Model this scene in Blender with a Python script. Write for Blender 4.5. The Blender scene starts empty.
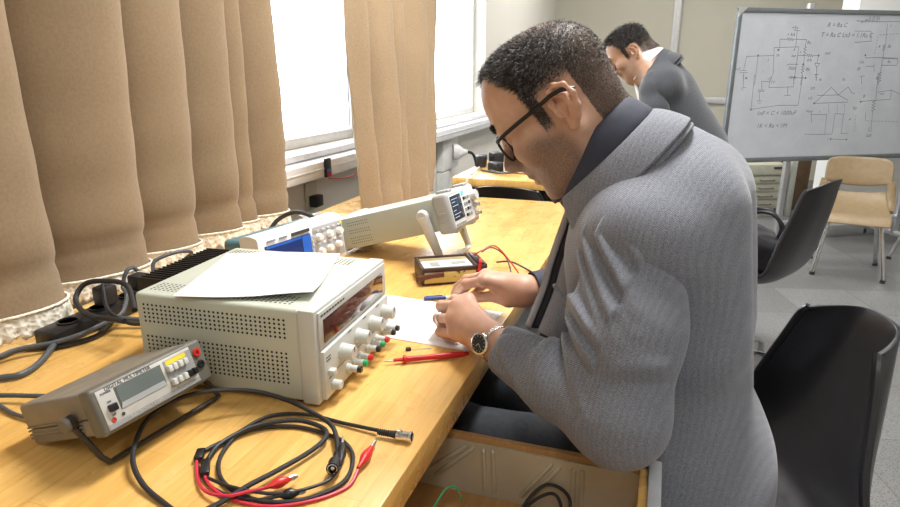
import bpy, bmesh, math, random
import numpy as np
from mathutils import Vector, Matrix, Euler, noise
random.seed(7)
S = bpy.context.scene
COL = S.collection
PI = math.pi
V = Vector

def rad(a): return math.radians(a)

# ------------------------------------------------------------------ materials
class NT:
    def __init__(self, name):
        self.m = bpy.data.materials.new(name); self.m.use_nodes = True
        self.t = self.m.node_tree; self.n = self.t.nodes
        self.b = self.n['Principled BSDF']
    def add(self, kind, **kw):
        nd = self.n.new(kind)
        for k, v in kw.items():
            if k.startswith('i_'):
                key = k[2:].replace('_', ' ')
                nd.inputs[key].default_value = v
            else: setattr(nd, k, v)
        return nd
    def link(self, a, b): self.t.links.new(a, b)
    def coord(self, kind='Object', scale=(1, 1, 1), rot=(0, 0, 0)):
        tc = self.add('ShaderNodeTexCoord'); mp = self.add('ShaderNodeMapping')
        self.link(tc.outputs[kind], mp.inputs['Vector'])
        mp.inputs['Scale'].default_value = scale; mp.inputs['Rotation'].default_value = rot
        return mp.outputs['Vector']
    def noise(self, vec, scale=5, detail=4, rough=.5, dist=0):
        nd = self.add('ShaderNodeTexNoise'); nd.inputs['Scale'].default_value = scale
        nd.inputs['Detail'].default_value = detail; nd.inputs['Roughness'].default_value = rough
        nd.inputs['Distortion'].default_value = dist
        if vec: self.link(vec, nd.inputs['Vector'])
        return nd.outputs['Fac']
    def ramp(self, fac, stops, interp='LINEAR'):
        nd = self.add('ShaderNodeValToRGB'); cr = nd.color_ramp; cr.interpolation = interp
        while len(cr.elements) < len(stops): cr.elements.new(.5)
        for e, (p, c) in zip(cr.elements, stops):
            e.position = p; e.color = (c[0], c[1], c[2], 1) if hasattr(c, '__len__') else (c, c, c, 1)
        self.link(fac, nd.inputs['Fac']); return nd.outputs['Color']
    def mix(self, fac, a, b, blend='MIX'):
        nd = self.add('ShaderNodeMix'); nd.data_type = 'RGBA'; nd.blend_type = blend
        for s, v in ((nd.inputs[0], fac), (nd.inputs[6], a), (nd.inputs[7], b)):
            if isinstance(v, (int, float)): s.default_value = v if s == nd.inputs[0] else (v, v, v, 1)
            elif isinstance(v, (tuple, list)): s.default_value = (*v[:3], 1)
            else: self.link(v, s)
        return nd.outputs[2]
    def math(self, op, a, b=0.0):
        nd = self.add('ShaderNodeMath'); nd.operation = op
        for s, v in ((nd.inputs[0], a), (nd.inputs[1], b)):
            if isinstance(v, (int, float)): s.default_value = v
            else: self.link(v, s)
        return nd.outputs[0]
    def bump(self, h, strength=.3, dist=.002):
        nd = self.add('ShaderNodeBump'); nd.inputs['Strength'].default_value = strength
        nd.inputs['Distance'].default_value = dist
        self.link(h, nd.inputs['Height']); self.link(nd.outputs['Normal'], self.b.inputs['Normal'])
    def set(self, **kw):
        for k, v in kw.items():
            s = self.b.inputs[k.replace('_', ' ')]
            if isinstance(v, (int, float)): s.default_value = v
            elif isinstance(v, (tuple, list)): s.default_value = (*v[:3], 1)
            else: self.link(v, s)

MATS = {}
def mat(name, color, rough=.5, metal=0, var=.06, scale=30, bump=0, spec=.5, coat=0):
    """plain surface with a little procedural tone variation"""
    if name in MATS: return MATS[name]
    t = NT(name); v = t.coord()
    f = t.noise(v, scale, 4)
    lo = [max(0, c * (1 - var)) for c in color]; hi = [min(1, c * (1 + var)) for c in color]
    t.set(Base_Color=t.ramp(f, [(.3, lo), (.7, hi)]), Roughness=rough, Metallic=metal)
    t.b.inputs['Specular IOR Level'].default_value = spec
    t.b.inputs['Coat Weight'].default_value = coat
    if bump: t.bump(t.noise(v, scale * 8, 3), bump, .001)
    MATS[name] = t.m; return t.m

def emit(name, color, strength):
    t = NT(name); t.set(Base_Color=color, Roughness=.3)
    t.b.inputs['Emission Color'].default_value = (*color, 1); t.b.inputs['Emission Strength'].default_value = strength
    return t.m

# ------------------------------------------------------------------ mesh building
def frame(origin, xa, za=None):
    """matrix whose x axis is xa and z axis as near za as possible"""
    x = V(xa).normalized(); z = V(za) if za is not None else V((0, 0, 1))
    if abs(x.dot(z.normalized())) > .999: z = V((0, 1, 0))
    y = z.cross(x).normalized(); z = x.cross(y)
    m = Matrix((x, y, z)).transposed().to_4x4(); m.translation = V(origin); return m

def catmull(pts, n=8, closed=False):
    P = [V(p) for p in pts]; out = []
    m = len(P)
    rng = range(m if closed else m - 1)
    for i in rng:
        if closed: a, b, c, d = P[i - 1], P[i], P[(i + 1) % m], P[(i + 2) % m]
        else: a, b, c, d = P[max(i - 1, 0)], P[i], P[i + 1], P[min(i + 2, m - 1)]
        for k in range(n):
            t = k / n
            out.append(.5 * ((2 * b) + (c - a) * t + (2 * a - 5 * b + 4 * c - d) * t * t + (3 * b - a - 3 * c + d) * t ** 3))
    if not closed: out.append(P[-1].copy())
    return out

class MB:
    def __init__(self): self.v = []; self.f = []; self.M = Matrix()
    def raw(self, vs, fs):
        b = len(self.v); M = self.M
        self.v += [tuple(M @ V(p)) for p in vs]; self.f += [tuple(b + i for i in q) for q in fs]
        return self
    def bm(self, bm):
        bm.verts.index_update()
        self.raw([v.co.copy() for v in bm.verts], [[v.index for v in f.verts] for f in bm.faces]); bm.free(); return self
    def box(self, c, s, bevel=0, seg=2, m=None, taper=None):
        b = bmesh.new(); bmesh.ops.create_cube(b, size=1)
        for v in b.verts:
            v.co = V((v.co.x * s[0], v.co.y * s[1], v.co.z * s[2]))
            if taper and v.co.z > 0: v.co.x *= taper; v.co.y *= taper
        if bevel: bmesh.ops.bevel(b, geom=b.edges[:], offset=bevel, segments=seg, profile=.5, affect='EDGES')
        mm = (m or Matrix()); 
        for v in b.verts: v.co = mm @ (v.co + V(c)) if m is None else mm @ v.co + V(c)
        return self.bm(b)
    def span(self, a, b, bevel=0, seg=2):
        a, b = V(a), V(b); return self.box((a + b) / 2, [abs(x) for x in (b - a)], bevel, seg)
    def cyl(self, p0, p1, r0, r1=None, seg=20, bevel=0):
        r1 = r0 if r1 is None else r1; p0, p1 = V(p0), V(p1); L = (p1 - p0).length
        if bevel: prof = [(0, 0), (r0 - bevel, 0), (r0, bevel), (r1, L - bevel), (r1 - bevel, L), (0, L)]
        else: prof = [(0, 0), (r0, 0), (r1, L), (0, L)]
        return self.lathe(prof, frame(p0, p1 - p0), seg)
    def lathe(self, prof, M=None, seg=24):
        """prof: (radius, height along local x of M)"""
        M = M or Matrix(); vs, fs = [], []; rows = []
        for r, h in prof:
            if r < 1e-7: rows.append([len(vs)]); vs.append(M @ V((h, 0, 0)))
            else:
                rows.append(list(range(len(vs), len(vs) + seg)))
                vs += [M @ V((h, r * math.cos(2 * PI * k / seg), r * math.sin(2 * PI * k / seg))) for k in range(seg)]
        for a, b in zip(rows, rows[1:]):
            for k in range(seg):
                k2 = (k + 1) % seg
                if len(a) == 1 and len(b) == 1: continue
                if len(a) == 1: fs.append((a[0], b[k2], b[k]))
                elif len(b) == 1: fs.append((a[k], a[k2], b[0]))
                else: fs.append((a[k], a[k2], b[k2], b[k]))
        return self.raw(vs, fs)
    def tube(self, pts, r, seg=10, closed=False, cap=True, flat=None):
        P = [V(p) for p in pts]; n = len(P); R = r if hasattr(r, '__len__') else [r] * n
        vs, fs = [], []; up = None
        for i in range(n):
            a = P[i - 1] if (i or closed) else P[0]; b = P[(i + 1) % n] if (i < n - 1 or closed) else P[-1]
            t = (b - a).normalized() if (b - a).length > 1e-9 else V((1, 0, 0))
            if up is None:
                up = V((0, 0, 1)) if abs(t.z) < .9 else V((0, 1, 0))
            up = (up - t * up.dot(t)); up = up.normalized() if up.length > 1e-6 else t.orthogonal().normalized()
            s = t.cross(up)
            for k in range(seg):
                q = 2 * PI * k / seg
                vs.append(P[i] + (s * math.cos(q) + up * math.sin(q) * (flat or 1)) * R[i])
        for i in range(n if closed else n - 1):
            j = (i + 1) % n
            for k in range(seg):
                k2 = (k + 1) % seg; fs.append((i * seg + k, i * seg + k2, j * seg + k2, j * seg + k))
        if cap and not closed:
            fs.append(tuple(range(seg - 1, -1, -1))); fs.append(tuple((n - 1) * seg + k for k in range(seg)))
        return self.raw(vs, fs)
    def ball(self, c, r, seg=16, rings=10, s=(1, 1, 1)):
        prof = [(math.sin(PI * i / rings), -math.cos(PI * i / rings)) for i in range(rings + 1)]
        M = Matrix.Translation(V(c)) @ Matrix.Diagonal((r * s[0], r * s[1], r * s[2], 1))
        return self.lathe([(0 if i in (0, rings) else a, b) for i, (a, b) in enumerate(prof)], M, seg)
    def prism(self, poly, d0, d1, M=None):
        """poly in local (y,z), extruded along local x from d0 to d1"""
        M = M or Matrix(); n = len(poly)
        vs = [M @ V((d0, a, b)) for a, b in poly] + [M @ V((d1, a, b)) for a, b in poly]
        fs = [tuple(range(n - 1, -1, -1)), tuple(range(n, 2 * n))] + [(i, (i + 1) % n, n + (i + 1) % n, n + i) for i in range(n)]
        return self.raw(vs, fs)
    def grid(self, fn, nu, nv, wrap=False):
        vs = [fn(i / (nu - 1) if not wrap else i / nu, j / (nv - 1)) for j in range(nv) for i in range(nu)]
        fs = []
        for j in range(nv - 1):
            for i in range(nu if wrap else nu - 1):
                i2 = (i + 1) % nu; fs.append((j * nu + i, j * nu + i2, (j + 1) * nu + i2, (j + 1) * nu + i))
        return self.raw(vs, fs)
    def build(self, name, m, parent=None, angle=35, solid=0, recalc=True, off=-1, subd=0):
        me = bpy.data.meshes.new(name); me.from_pydata(self.v, [], self.f); me.validate()
        if recalc:
            b = bmesh.new(); b.from_mesh(me); bmesh.ops.recalc_face_normals(b, faces=b.faces[:]); b.to_mesh(me); b.free()
        return link(name, me, m, parent, angle, solid, off, subd)

def link(name, me, m, parent=None, angle=35, solid=0, off=-1, subd=0):
    me.shade_smooth()
    if angle is not None: me.set_sharp_from_angle(angle=rad(angle))
    for x in (m if isinstance(m, (list, tuple)) else [m]): me.materials.append(x)
    o = bpy.data.objects.new(name, me); COL.objects.link(o)
    if parent: o.parent = parent
    if solid:
        md = o.modifiers.new('solid', 'SOLIDIFY'); md.thickness = solid; md.offset = off
    if subd:
        md = o.modifiers.new('sub', 'SUBSURF'); md.levels = subd; md.render_levels = subd
    return o

def tag(o, label, cat, group=None, kind=None):
    o['label'] = label; o['category'] = cat
    if group: o['group'] = group
    if kind: o['kind'] = kind
    return o
def thing(name, label, cat, loc=(0, 0, 0), rot=(0, 0, 0), group=None, M=None):
    o = bpy.data.objects.new(name, None); COL.objects.link(o); o.empty_display_size = .05
    if M is not None: o.matrix_world = M
    else: o.location = loc; o.rotation_euler = rot
    return tag(o, label, cat, group)
def struct(o, label=None, cat=None):
    o['kind'] = 'structure'
    if label: o['label'] = label
    if cat: o['category'] = cat
    return o

def text_mesh(mb, s, size, M, depth=.0004, align='CENTER', shear=0):
    """lettering as flat extruded mesh; M maps local (x right, y up, z out)"""
    c = bpy.data.curves.new('t', 'FONT'); c.body = s; c.size = size; c.align_x = align; c.align_y = 'CENTER'; c.extrude = depth / 2; c.shear = shear
    c.resolution_u = 2
    o = bpy.data.objects.new('t', c); COL.objects.link(o)
    dg = bpy.context.evaluated_depsgraph_get(); me = o.evaluated_get(dg).to_mesh()
    mb.raw([M @ v.co for v in me.vertices], [tuple(p.vertices) for p in me.polygons])
    o.evaluated_get(dg).to_mesh_clear(); bpy.data.objects.remove(o); bpy.data.curves.remove(c)
def on_front(x, y, z):
    """text on a local +x face: right = +y, up = +z"""
    return Matrix(((0, 0, 1, x), (1, 0, 0, y), (0, 1, 0, z), (0, 0, 0, 1)))

# ------------------------------------------------------------------ signed-distance sculpting (one continuous skin)
import openvdb as vdb
class SDF:
    def __init__(self): self.p = []
    def _a(self, fn, c, r, k, op): self.p.append((fn, np.array(c, float), r, k, op)); return self
    def cone(self, a, b, ra, rb, k=.01, op='u'):
        a = np.array(a, float); b = np.array(b, float); ab = b - a; L2 = max(ab @ ab, 1e-12)
        def fn(P):
            t = np.clip(((P - a) @ ab) / L2, 0, 1); return np.linalg.norm(P - a - t[:, None] * ab, axis=1) - (ra + (rb - ra) * t)
        return self._a(fn, (a + b) / 2, np.sqrt(L2) / 2 + max(ra, rb), k, op)
    def chain(self, pts, rs, k=.006, op='u'):
        for i in range(len(pts) - 1): self.cone(pts[i], pts[i + 1], rs[i], rs[i + 1], k, op)
        return self
    def ell(self, c, r, R=None, k=.01, op='u'):
        c = np.array(c, float); r = np.array(r, float); A = np.array(R.to_3x3() if R is not None else np.eye(3))
        def fn(P):
            q = (P - c) @ A; k0 = np.linalg.norm(q / r, axis=1); k1 = np.linalg.norm(q / (r * r), axis=1)
            return np.where(k1 > 1e-9, k0 * (k0 - 1) / np.maximum(k1, 1e-9), -r.min())
        return self._a(fn, c, r.max(), k, op)
    def box(self, c, h, rr=.005, R=None, k=.01, op='u'):
        c = np.array(c, float); h = np.array(h, float); A = np.array(R.to_3x3() if R is not None else np.eye(3))
        def fn(P):
            q = np.abs((P - c) @ A) - h + rr; return np.linalg.norm(np.maximum(q, 0), axis=1) + np.minimum(q.max(axis=1), 0) - rr
        return self._a(fn, c, np.linalg.norm(h), k, op)
    def ev(self, P, prims=None):
        d = np.full(len(P), 1.0)
        for fn, c, r, k, op in (self.p if prims is None else prims):
            e = fn(P)
            if op == 'u':
                h = np.maximum(k - np.abs(d - e), 0) / k if k else 0; d = np.minimum(d, e) - h * h * k * .25
            else:
                e = -e; h = np.maximum(k - np.abs(d - e), 0) / k; d = np.maximum(d, e) + h * h * k * .25
        return d
    def mesh(self, h, disp=None, B=16, post=None):
        lo = np.min([c - r for fn, c, r, k, op in self.p if op == 'u'], axis=0) - .03
        hi = np.max([c + r for fn, c, r, k, op in self.p if op == 'u'], axis=0) + .03
        nb = np.ceil((hi - lo) / (h * B)).astype(int); s = h * B; R = s * .87
        gx = np.stack(np.meshgrid(*[np.arange(n) for n in nb], indexing='ij'), -1).reshape(-1, 3)
        C = lo + (gx + .5) * s; d0 = self.ev(C)
        g = vdb.FloatGrid(1.0); loc = np.stack(np.meshgrid(*[np.arange(B)] * 3, indexing='ij'), -1).reshape(-1, 3)
        cen = np.array([p[1] for p in self.p]); ra = np.array([p[2] for p in self.p]); kk = np.array([p[3] for p in self.p])
        for (i, j, k), c, d in zip(gx, C, d0):
            if d < -R - .03: g.fill((int(i * B), int(j * B), int(k * B)), (int(i * B + B - 1), int(j * B + B - 1), int(k * B + B - 1)), -1.0); continue
            if d > R + .03: continue
            near = np.linalg.norm(cen - c, axis=1) < ra + R + kk + .02
            P = lo + (np.array([i, j, k]) * B + loc) * h
            D = self.ev(P, [p for p, q in zip(self.p, near) if q])
            if disp is not None: D = D - disp(P)
            if post is not None: D = post(P, D)
            g.copyFromArray(D.reshape(B, B, B).astype(np.float32), ijk=(int(i * B), int(j * B), int(k * B)))
        pts, tri, quad = g.convertToPolygons(0.0, 0.0)
        pts = pts * h + lo
        return pts, tri, quad
def sdf_obj(name, sdf, h, m, parent=None, disp=None, post=None, smooth=0):
    pts, tri, quad = sdf.mesh(h, disp, post=post)
    me = bpy.data.meshes.new(name)
    me.from_pydata(pts.tolist(), [], [tuple(int(i) for i in q[::-1]) for q in quad] + [tuple(int(i) for i in q[::-1]) for q in tri])
    me.validate()
    b = bmesh.new(); b.from_mesh(me)
    # drop crumbs that are not part of the one continuous surface
    seen, best = set(), []
    b.verts.ensure_lookup_table()
    for v in b.verts:
        if v.index in seen: continue
        st = [v]; seen.add(v.index); comp = []
        while st:
            a = st.pop(); comp.append(a)
            for e in a.link_edges:
                o = e.other_vert(a)
                if o.index not in seen: seen.add(o.index); st.append(o)
        if len(comp) > len(best): best = comp
    keep = {v.index for v in best}
    bmesh.ops.delete(b, geom=[v for v in b.verts if v.index not in keep], context='VERTS')
    if smooth: 
        for _ in range(smooth): bmesh.ops.smooth_vert(b, verts=b.verts[:], factor=.5, use_axis_x=True, use_axis_y=True, use_axis_z=True)
    bmesh.ops.recalc_face_normals(b, faces=b.faces[:]); b.to_mesh(me); b.free()
    return link(name, me, m, parent, None)
def sstep(a, b, x):
    t = np.clip((x - a) / (b - a), 0, 1); return t * t * (3 - 2 * t)
def rnd(seed, n=5, f=18):
    r = np.random.default_rng(seed); K = r.normal(size=(n, 3)) * f; p = r.uniform(0, 6.28, n)
    return lambda P: sum(np.sin(P @ k + q) for k, q in zip(K, p)) / n
# ------------------------------------------------------------------ camera
cam_d = bpy.data.cameras.new('camera'); cam = bpy.data.objects.new('camera', cam_d); COL.objects.link(cam)
cam_d.sensor_width = 36; cam_d.lens = 36 * 620 / 900; cam_d.clip_start = .02
cam.location = (0, 0, 1.22); cam.rotation_euler = (rad(90 - 16.317), 0, rad(18.886))
S.camera = cam
S.view_settings.view_transform = 'Standard'; S.view_settings.look = 'None'; S.view_settings.gamma = 1
S.view_settings.use_curve_mapping = False; S.view_settings.exposure = 0.25
S.cycles.use_denoising = True; S.cycles.max_bounces = 8; S.cycles.diffuse_bounces = 4; S.cycles.sample_clamp_indirect = 8

# ------------------------------------------------------------------ light: daylight through the windows, ceiling tubes
w = bpy.data.worlds.new('world'); S.world = w; w.use_nodes = True
w.node_tree.nodes['Background'].inputs[0].default_value = (.95, .98, 1, 1)
w.node_tree.nodes['Background'].inputs[1].default_value = 6.5
def area(name, loc, size, power, color=(1, .975, .945), rot=(0, 0, 0)):
    l = bpy.data.lights.new(name, 'AREA'); l.shape = 'RECTANGLE'; l.size, l.size_y = size; l.energy = power; l.color = color
    o = bpy.data.objects.new(name, l); COL.objects.link(o); o.location = loc; o.rotation_euler = rot; return o
area('ceiling_tube', (-.05, 1.75, 2.96), (.35, 1.2), 88)
area('ceiling_tube', (1.0, 4.3, 2.96), (.5, 1.2), 25)
area('ceiling_tube', (-.2, 6.0, 2.96), (.5, 1.2), 42)
area('ceiling_tube', (1.9, .6, 2.96), (.5, 1.2), 14)
area('ceiling_tube', (.3, -1.0, 2.96), (.5, 1.2), 16)

# ------------------------------------------------------------------ room shell
WX = -1.42; BY = 8.2; RX = 4.2; FY = -2.2; HZ = 3.0
def floor_mat():
    t = NT('terrazzo_tiles'); v = t.coord(rot=(0, 0, rad(-14)))
    br = t.add('ShaderNodeTexBrick'); t.link(v, br.inputs['Vector']); br.offset = 0; br.squash = 1
    br.inputs['Scale'].default_value = 1; br.inputs['Brick Width'].default_value = .4; br.inputs['Row Height'].default_value = .4
    br.inputs['Mortar Size'].default_value = .0035; br.inputs['Color1'].default_value = (.215, .215, .215, 1); br.inputs['Color2'].default_value = (.135, .135, .133, 1)
    br.inputs['Mortar'].default_value = (.13, .13, .12, 1); br.inputs['Bias'].default_value = -.15
    vo = t.add('ShaderNodeTexVoronoi'); t.link(t.coord(), vo.inputs['Vector']); vo.inputs['Scale'].default_value = 130
    sp = t.ramp(vo.outputs['Distance'], [(.15, (.55, .55, .55)), (.45, (1.15, 1.15, 1.15))])
    c = t.mix(1.0, br.outputs['Color'], sp, 'MULTIPLY')
    c = t.mix(.5, c, t.ramp(t.noise(t.coord(), 220, 2), [(.4, .55), (.6, 1.3)]), 'MULTIPLY')
    t.set(Base_Color=c, Roughness=.42); return t.m
def wall_mat(name, col, rough=.75):
    t = NT(name); v = t.coord(); f = t.noise(v, 2.5, 6)
    t.set(Base_Color=t.ramp(f, [(.25, [c * .93 for c in col]), (.75, col)]), Roughness=rough)
    t.bump(t.noise(v, 90, 3), .12, .001); return t.m
PAINT = wall_mat('cream_paint', (.78, .75, .68)); BEIGE = wall_mat('beige_panel', (.57, .54, .45)); WHITE_P = wall_mat('white_paint', (.80, .80, .78))
b = MB(); b.span((WX - .2, FY, -.1), (RX + .2, BY + .2, 0)); struct(b.build('floor', floor_mat()), 'grey speckled terrazzo tile floor', 'floor')
b = MB(); b.span((WX - .2, FY, HZ), (RX + .2, BY + .2, HZ + .1)); struct(b.build('ceiling', WHITE_P), 'white ceiling', 'ceiling')
# window wall with two openings
y0a, y1a, y0b, y1b, zs, zt = .35, 2.95, 3.35, 5.02, .90, 2.55
b = MB()
b.span((WX - .2, FY, 0), (WX, BY + .2, zs)); b.span((WX - .2, FY, zt), (WX, BY + .2, HZ))
for a, c in ((FY, y0a), (y1a, y0b), (y1b, BY + .2)): b.span((WX - .2, a, zs), (WX, c, zt))
struct(b.build('wall_left', PAINT), 'cream wall with the curtained windows', 'wall')
b = MB(); b.span((WX, BY, 0), (RX, BY + .2, HZ)); struct(b.build('wall_back', BEIGE), 'beige panelled wall at the far end', 'wall')
b = MB(); b.span((RX, FY, 0), (RX + .2, BY + .2, HZ)); struct(b.build('wall_right', PAINT), 'plain cream wall opposite the windows', 'wall')
b = MB(); b.span((WX - .2, FY - .2, 0), (RX + .2, FY, HZ)); struct(b.build('wall_front', PAINT), 'plain cream wall facing the far beige wall', 'wall')
# angled white wall behind the whiteboard
b = MB(); pA, pB = V((1.20, 5.30, 0)), V((4.2, 7.07, 0))
d = (pB - pA).normalized(); nrm = V((-d.y, d.x, 0))
b.prism([(p.x, p.y) for p in (pA, pB, pB + nrm * .15, pA + nrm * .15)], 0, HZ, Matrix(((0, 1, 0, 0), (0, 0, 1, 0), (1, 0, 0, 0), (0, 0, 0, 1))))
struct(b.build('wall_partition', WHITE_P), 'white wall standing at an angle behind the whiteboard', 'wall')
b = MB(); q = frame(pA, d)
b.M = q; b.span((0.0, -.016, 0), (3.2, -.001, .085), .003)
struct(b.build('baseboard_right', mat('grey_baseboard', (.30, .31, .31), .5)), 'grey baseboard along the white wall', 'baseboard')
alu = mat('brushed_aluminium', (.62, .63, .64), .38, .85, scale=60)
b = MB(); b.span((-.035, BY - .05, 0), (.055, BY - .001, HZ), .006); b.span((-.02, BY - .062, 0), (.0, BY - .05, HZ), .002); b.span((.02, BY - .062, 0), (.04, BY - .05, HZ), .002)
struct(b.build('trim_1', mat('aluminium_post', (.55, .55, .54), .45, .3)), 'aluminium post on the beige wall', 'trim')
b = MB(); b.span((.055, BY - .035, .86), (1.75, BY - .001, .93), .005)
struct(b.build('trim_2', mat('grey_rail', (.50, .51, .52), .45, .2)), 'grey horizontal rail on the beige wall', 'trim')
# windows
fr = mat('white_window_frame', (.80, .81, .82), .35)
def glass():
    t = NT('window_glass'); t.set(Base_Color=(.97, .98, 1), Roughness=.0, IOR=1.1); t.b.inputs['Transmission Weight'].default_value = 1
    return t.m
GL = glass()
for n, (a, c, parts) in enumerate(((y0a, y1a, 3), (y0b, y1b, 1)), 1):
    wd = thing('window_%d' % n, ['wide bright window behind the instruments between the two tan curtains', 'narrower bright window past the gathered curtain near the far corner'][n - 1], 'window'); wd['kind'] = 'structure'
    b = MB(); x = WX - .12; f = .045
    b.span((x - .03, a, zs), (x + .03, c, zs + f), .006); b.span((x - .03, a, zt - f), (x + .03, c, zt), .006)
    for k in range(parts + 1):
        yy = a + (c - a - f) * k / parts; b.span((x - .03, yy, zs + f), (x + .03, yy + f, zt - f), .006)
    b.build('frame', fr, wd)
    b = MB(); b.span((x - .004, a + f, zs + f), (x + .004, c - f, zt - f)); b.build('pane', GL, wd)
    b = MB(); b.span((WX - .14, a - .03, zs - .03), (WX + .03, c + .03, zs - .001), .006); b.build('sill', fr, wd)
# cable trunking running under the sills
trk = mat('white_trunking', (.80, .81, .83), .4)
b = MB(); b.span((WX, .2, .80), (WX + .1, 5.6, .868), .008); b.span((WX + .1, .2, .835), (WX + .104, 5.6, .84), .001)
struct(b.build('trim_3', trk), 'white cable trunking running under the windows', 'trim')
# ------------------------------------------------------------------ wood worktops
TZ = .74
def wood(name, base, rough=.28):
    t = NT(name); v = t.coord(); 
    rot = t.coord(rot=(0, 0, rad(90)))
    br = t.add('ShaderNodeTexBrick'); t.link(rot, br.inputs['Vector']); br.offset = .37; br.inputs['Scale'].default_value = 1
    br.inputs['Brick Width'].default_value = .34; br.inputs['Row Height'].default_value = .046; br.inputs['Mortar Size'].default_value = .0006
    br.inputs['Color1'].default_value = (*[c * 1.04 for c in base], 1); br.inputs['Color2'].default_value = (base[0] * .92, base[1] * .87, base[2] * .76, 1)
    br.inputs['Mortar'].default_value = (base[0] * .85, base[1] * .76, base[2] * .66, 1)
    g = t.noise(t.coord(scale=(1, .07, 1)), 120, 6, .6, .4)
    c = t.mix(.55, br.outputs['Color'], t.ramp(g, [(.3, (.72, .62, .48)), (.65, (1.08, 1.08, 1.08))]), 'MULTIPLY')
    st = t.noise(v, 6, 5); c = t.mix(t.ramp(st, [(.62, 0.0), (.8, .35)]), c, (base[0] * .6, base[1] * .5, base[2] * .4))
    t.set(Base_Color=c, Roughness=t.ramp(t.noise(v, 14, 4), [(.3, rough * .85), (.7, rough * 1.25)])); t.bump(g, .08, .0006)
    return t.m
WOOD = wood('varnished_beech', (.74, .455, .145)); WOOD2 = wood('raw_wood_trim', (.42, .24, .09), .5)
DARKM = mat('dark_painted_steel', (.03, .03, .033), .5); METAL = mat('zinc_sheet', (.50, .47, .36), .45, .25, var=.12, scale=12, bump=.05)
GREYL = mat('grey_laminate', (.58, .61, .64), .4)
desk = thing('workbench', 'long yellow wooden workbench with an open drawer, instruments laid out on it', 'table', (-.71, 1.1, 0))
def rel(o): return Matrix.Translation(-V(o.location))
b = MB(); b.M = rel(desk); b.span((-1.15, -.15, .69), (-.27, 2.352, TZ), .003); b.build('tabletop', WOOD, desk)
for x in (-.36, -1.07):
    for y in (1.37, 2.22):
        b = MB(); b.M = rel(desk); b.span((x - .025, y - .025, 0), (x + .025, y + .025, .69), .003); b.build('leg', DARKM, desk)
b = MB(); b.M = rel(desk); b.span((-1.09, -.1, .60), (-1.05, 2.25, .688), .003); b.build('back_rail', DARKM, desk)
for y in (.855, .30):
    b = MB(); b.M = rel(desk); b.span((-1.05, y, .52), (-.36, y + .02, .688)); b.build('drawer_runner', DARKM, desk)
dr = MB(); dr.M = rel(desk); dr.span((-.75, .335, .548), (.022, .845, .556)); dr = dr.build('drawer', WOOD2, desk)
def dpart(name, m, *spans):
    b = MB(); b.M = rel(desk)
    for s in spans: b.span(*s)
    return b.build(name, m, dr)
dpart('side_panel', WOOD2, ((-.75, .835, .556), (.018, .847, .66), .002)); dpart('side_panel', WOOD2, ((-.75, .335, .556), (.018, .347, .66), .002))
b = MB(); b.M = rel(desk); b.span((-.74, .8305, .5565), (.010, .8345, .651))
def rib(x0, z0, x1, z1):
    p0, p1 = V((x0, .8305, z0)), V((x1, .8305, z1))
    b.tube([p0, p0.lerp(p1, .05), p0.lerp(p1, .95), p1], [.001, .0042, .0042, .001], 8)
for x0, z0, x1, z1 in ((-.255, .645, -.335, .575), (-.243, .645, -.312, .575), (-.228, .646, -.224, .566), (-.213, .646, -.208, .566),
        (-.118, .642, -.166, .570), (-.104, .642, -.152, .570), (-.085, .642, -.084, .572), (-.072, .642, -.071, .572), (-.45, .64, -.45, .57), (-.53, .64, -.6, .57)): rib(x0, z0, x1, z1)
b.build('ribbed_liner', METAL, dr)
dpart('front_panel', GREYL, ((.022, .325, .545), (.040, .852, .668), .002)); dpart('front_backing', WOOD, ((.010, .347, .556), (.022, .834, .662), .001))

# ------------------------------------------------------------------ shared small materials
BLK = mat('black_plastic', (.012, .012, .013), .35); BLKR = mat('black_rubber', (.02, .02, .022), .5); GRYC = mat('grey_cable_sheath', (.07, .08, .09), .45)
RED = mat('red_plastic', (.55, .015, .012), .35); GRN = mat('green_plastic', (.02, .35, .12), .4); WHT = mat('white_plastic', (.78, .78, .76), .35)
CHR = mat('chrome', (.75, .75, .76), .15, 1); STEEL = mat('dull_steel', (.55, .55, .54), .35, .9); INK = mat('dark_print', (.05, .05, .05), .6)
LGREY = mat('light_grey_plastic', (.60, .61, .59), .4); MGREY = mat('mid_grey_plastic', (.30, .31, .31), .45); YEL = mat('yellow_plastic', (.80, .62, .05), .45)
PAPER = mat('white_paper', (.92, .92, .91), .7, var=.01)

# ------------------------------------------------------------------ triple output power supply
GREENISH = mat('greenish_grey_enamel', (.50, .53, .45), .42, var=.03, scale=8, bump=.03); FRONT = mat('pale_grey_front', (.56, .575, .54), .4, var=.02)
psu = thing('bench_power_supply', 'greenish grey bench power supply with four round knobs under a loose white sheet', 'power supply', (-.813, .825, TZ), (0, 0, rad(3.2)))
d, w, h, f = .364, .268, .154, .008; d0 = .052
b = MB(); b.span((d0, -w / 2, f), (d - .03, w / 2, h), .006, 3); b.build('case', GREENISH, psu)
b = MB(); b.span((d - .032, -w / 2 - .002, f - .002), (d - .004, w / 2 + .002, h + .001), .004, 2)
b.span((d - .006, -w / 2 + .006, f + .004), (d + .004, w / 2 - .006, f + .082), .002); fp = b.build('front_panel', FRONT, psu)
b = MB(); b.span((d - .004, -w / 2 + .006, f + .084), (d - .001, w / 2 - .006, h - .004), .001); b.build('upper_fascia', FRONT, fp)
def dwin():
    t = NT('smoked_red_window'); v = t.coord(); n = t.noise(v, 26, 3)
    t.set(Base_Color=t.ramp(n, [(.35, (.035, .012, .012)), (.7, (.10, .04, .038))]), Roughness=.08); t.b.inputs['Coat Weight'].default_value = .6
    return t.m
b = MB(); b.span((d - .0012, -w / 2 + .018, f + .091), (d + .0005, w / 2 - .022, f + .128), .0004); b.build('display_window', dwin(), psu)
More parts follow.
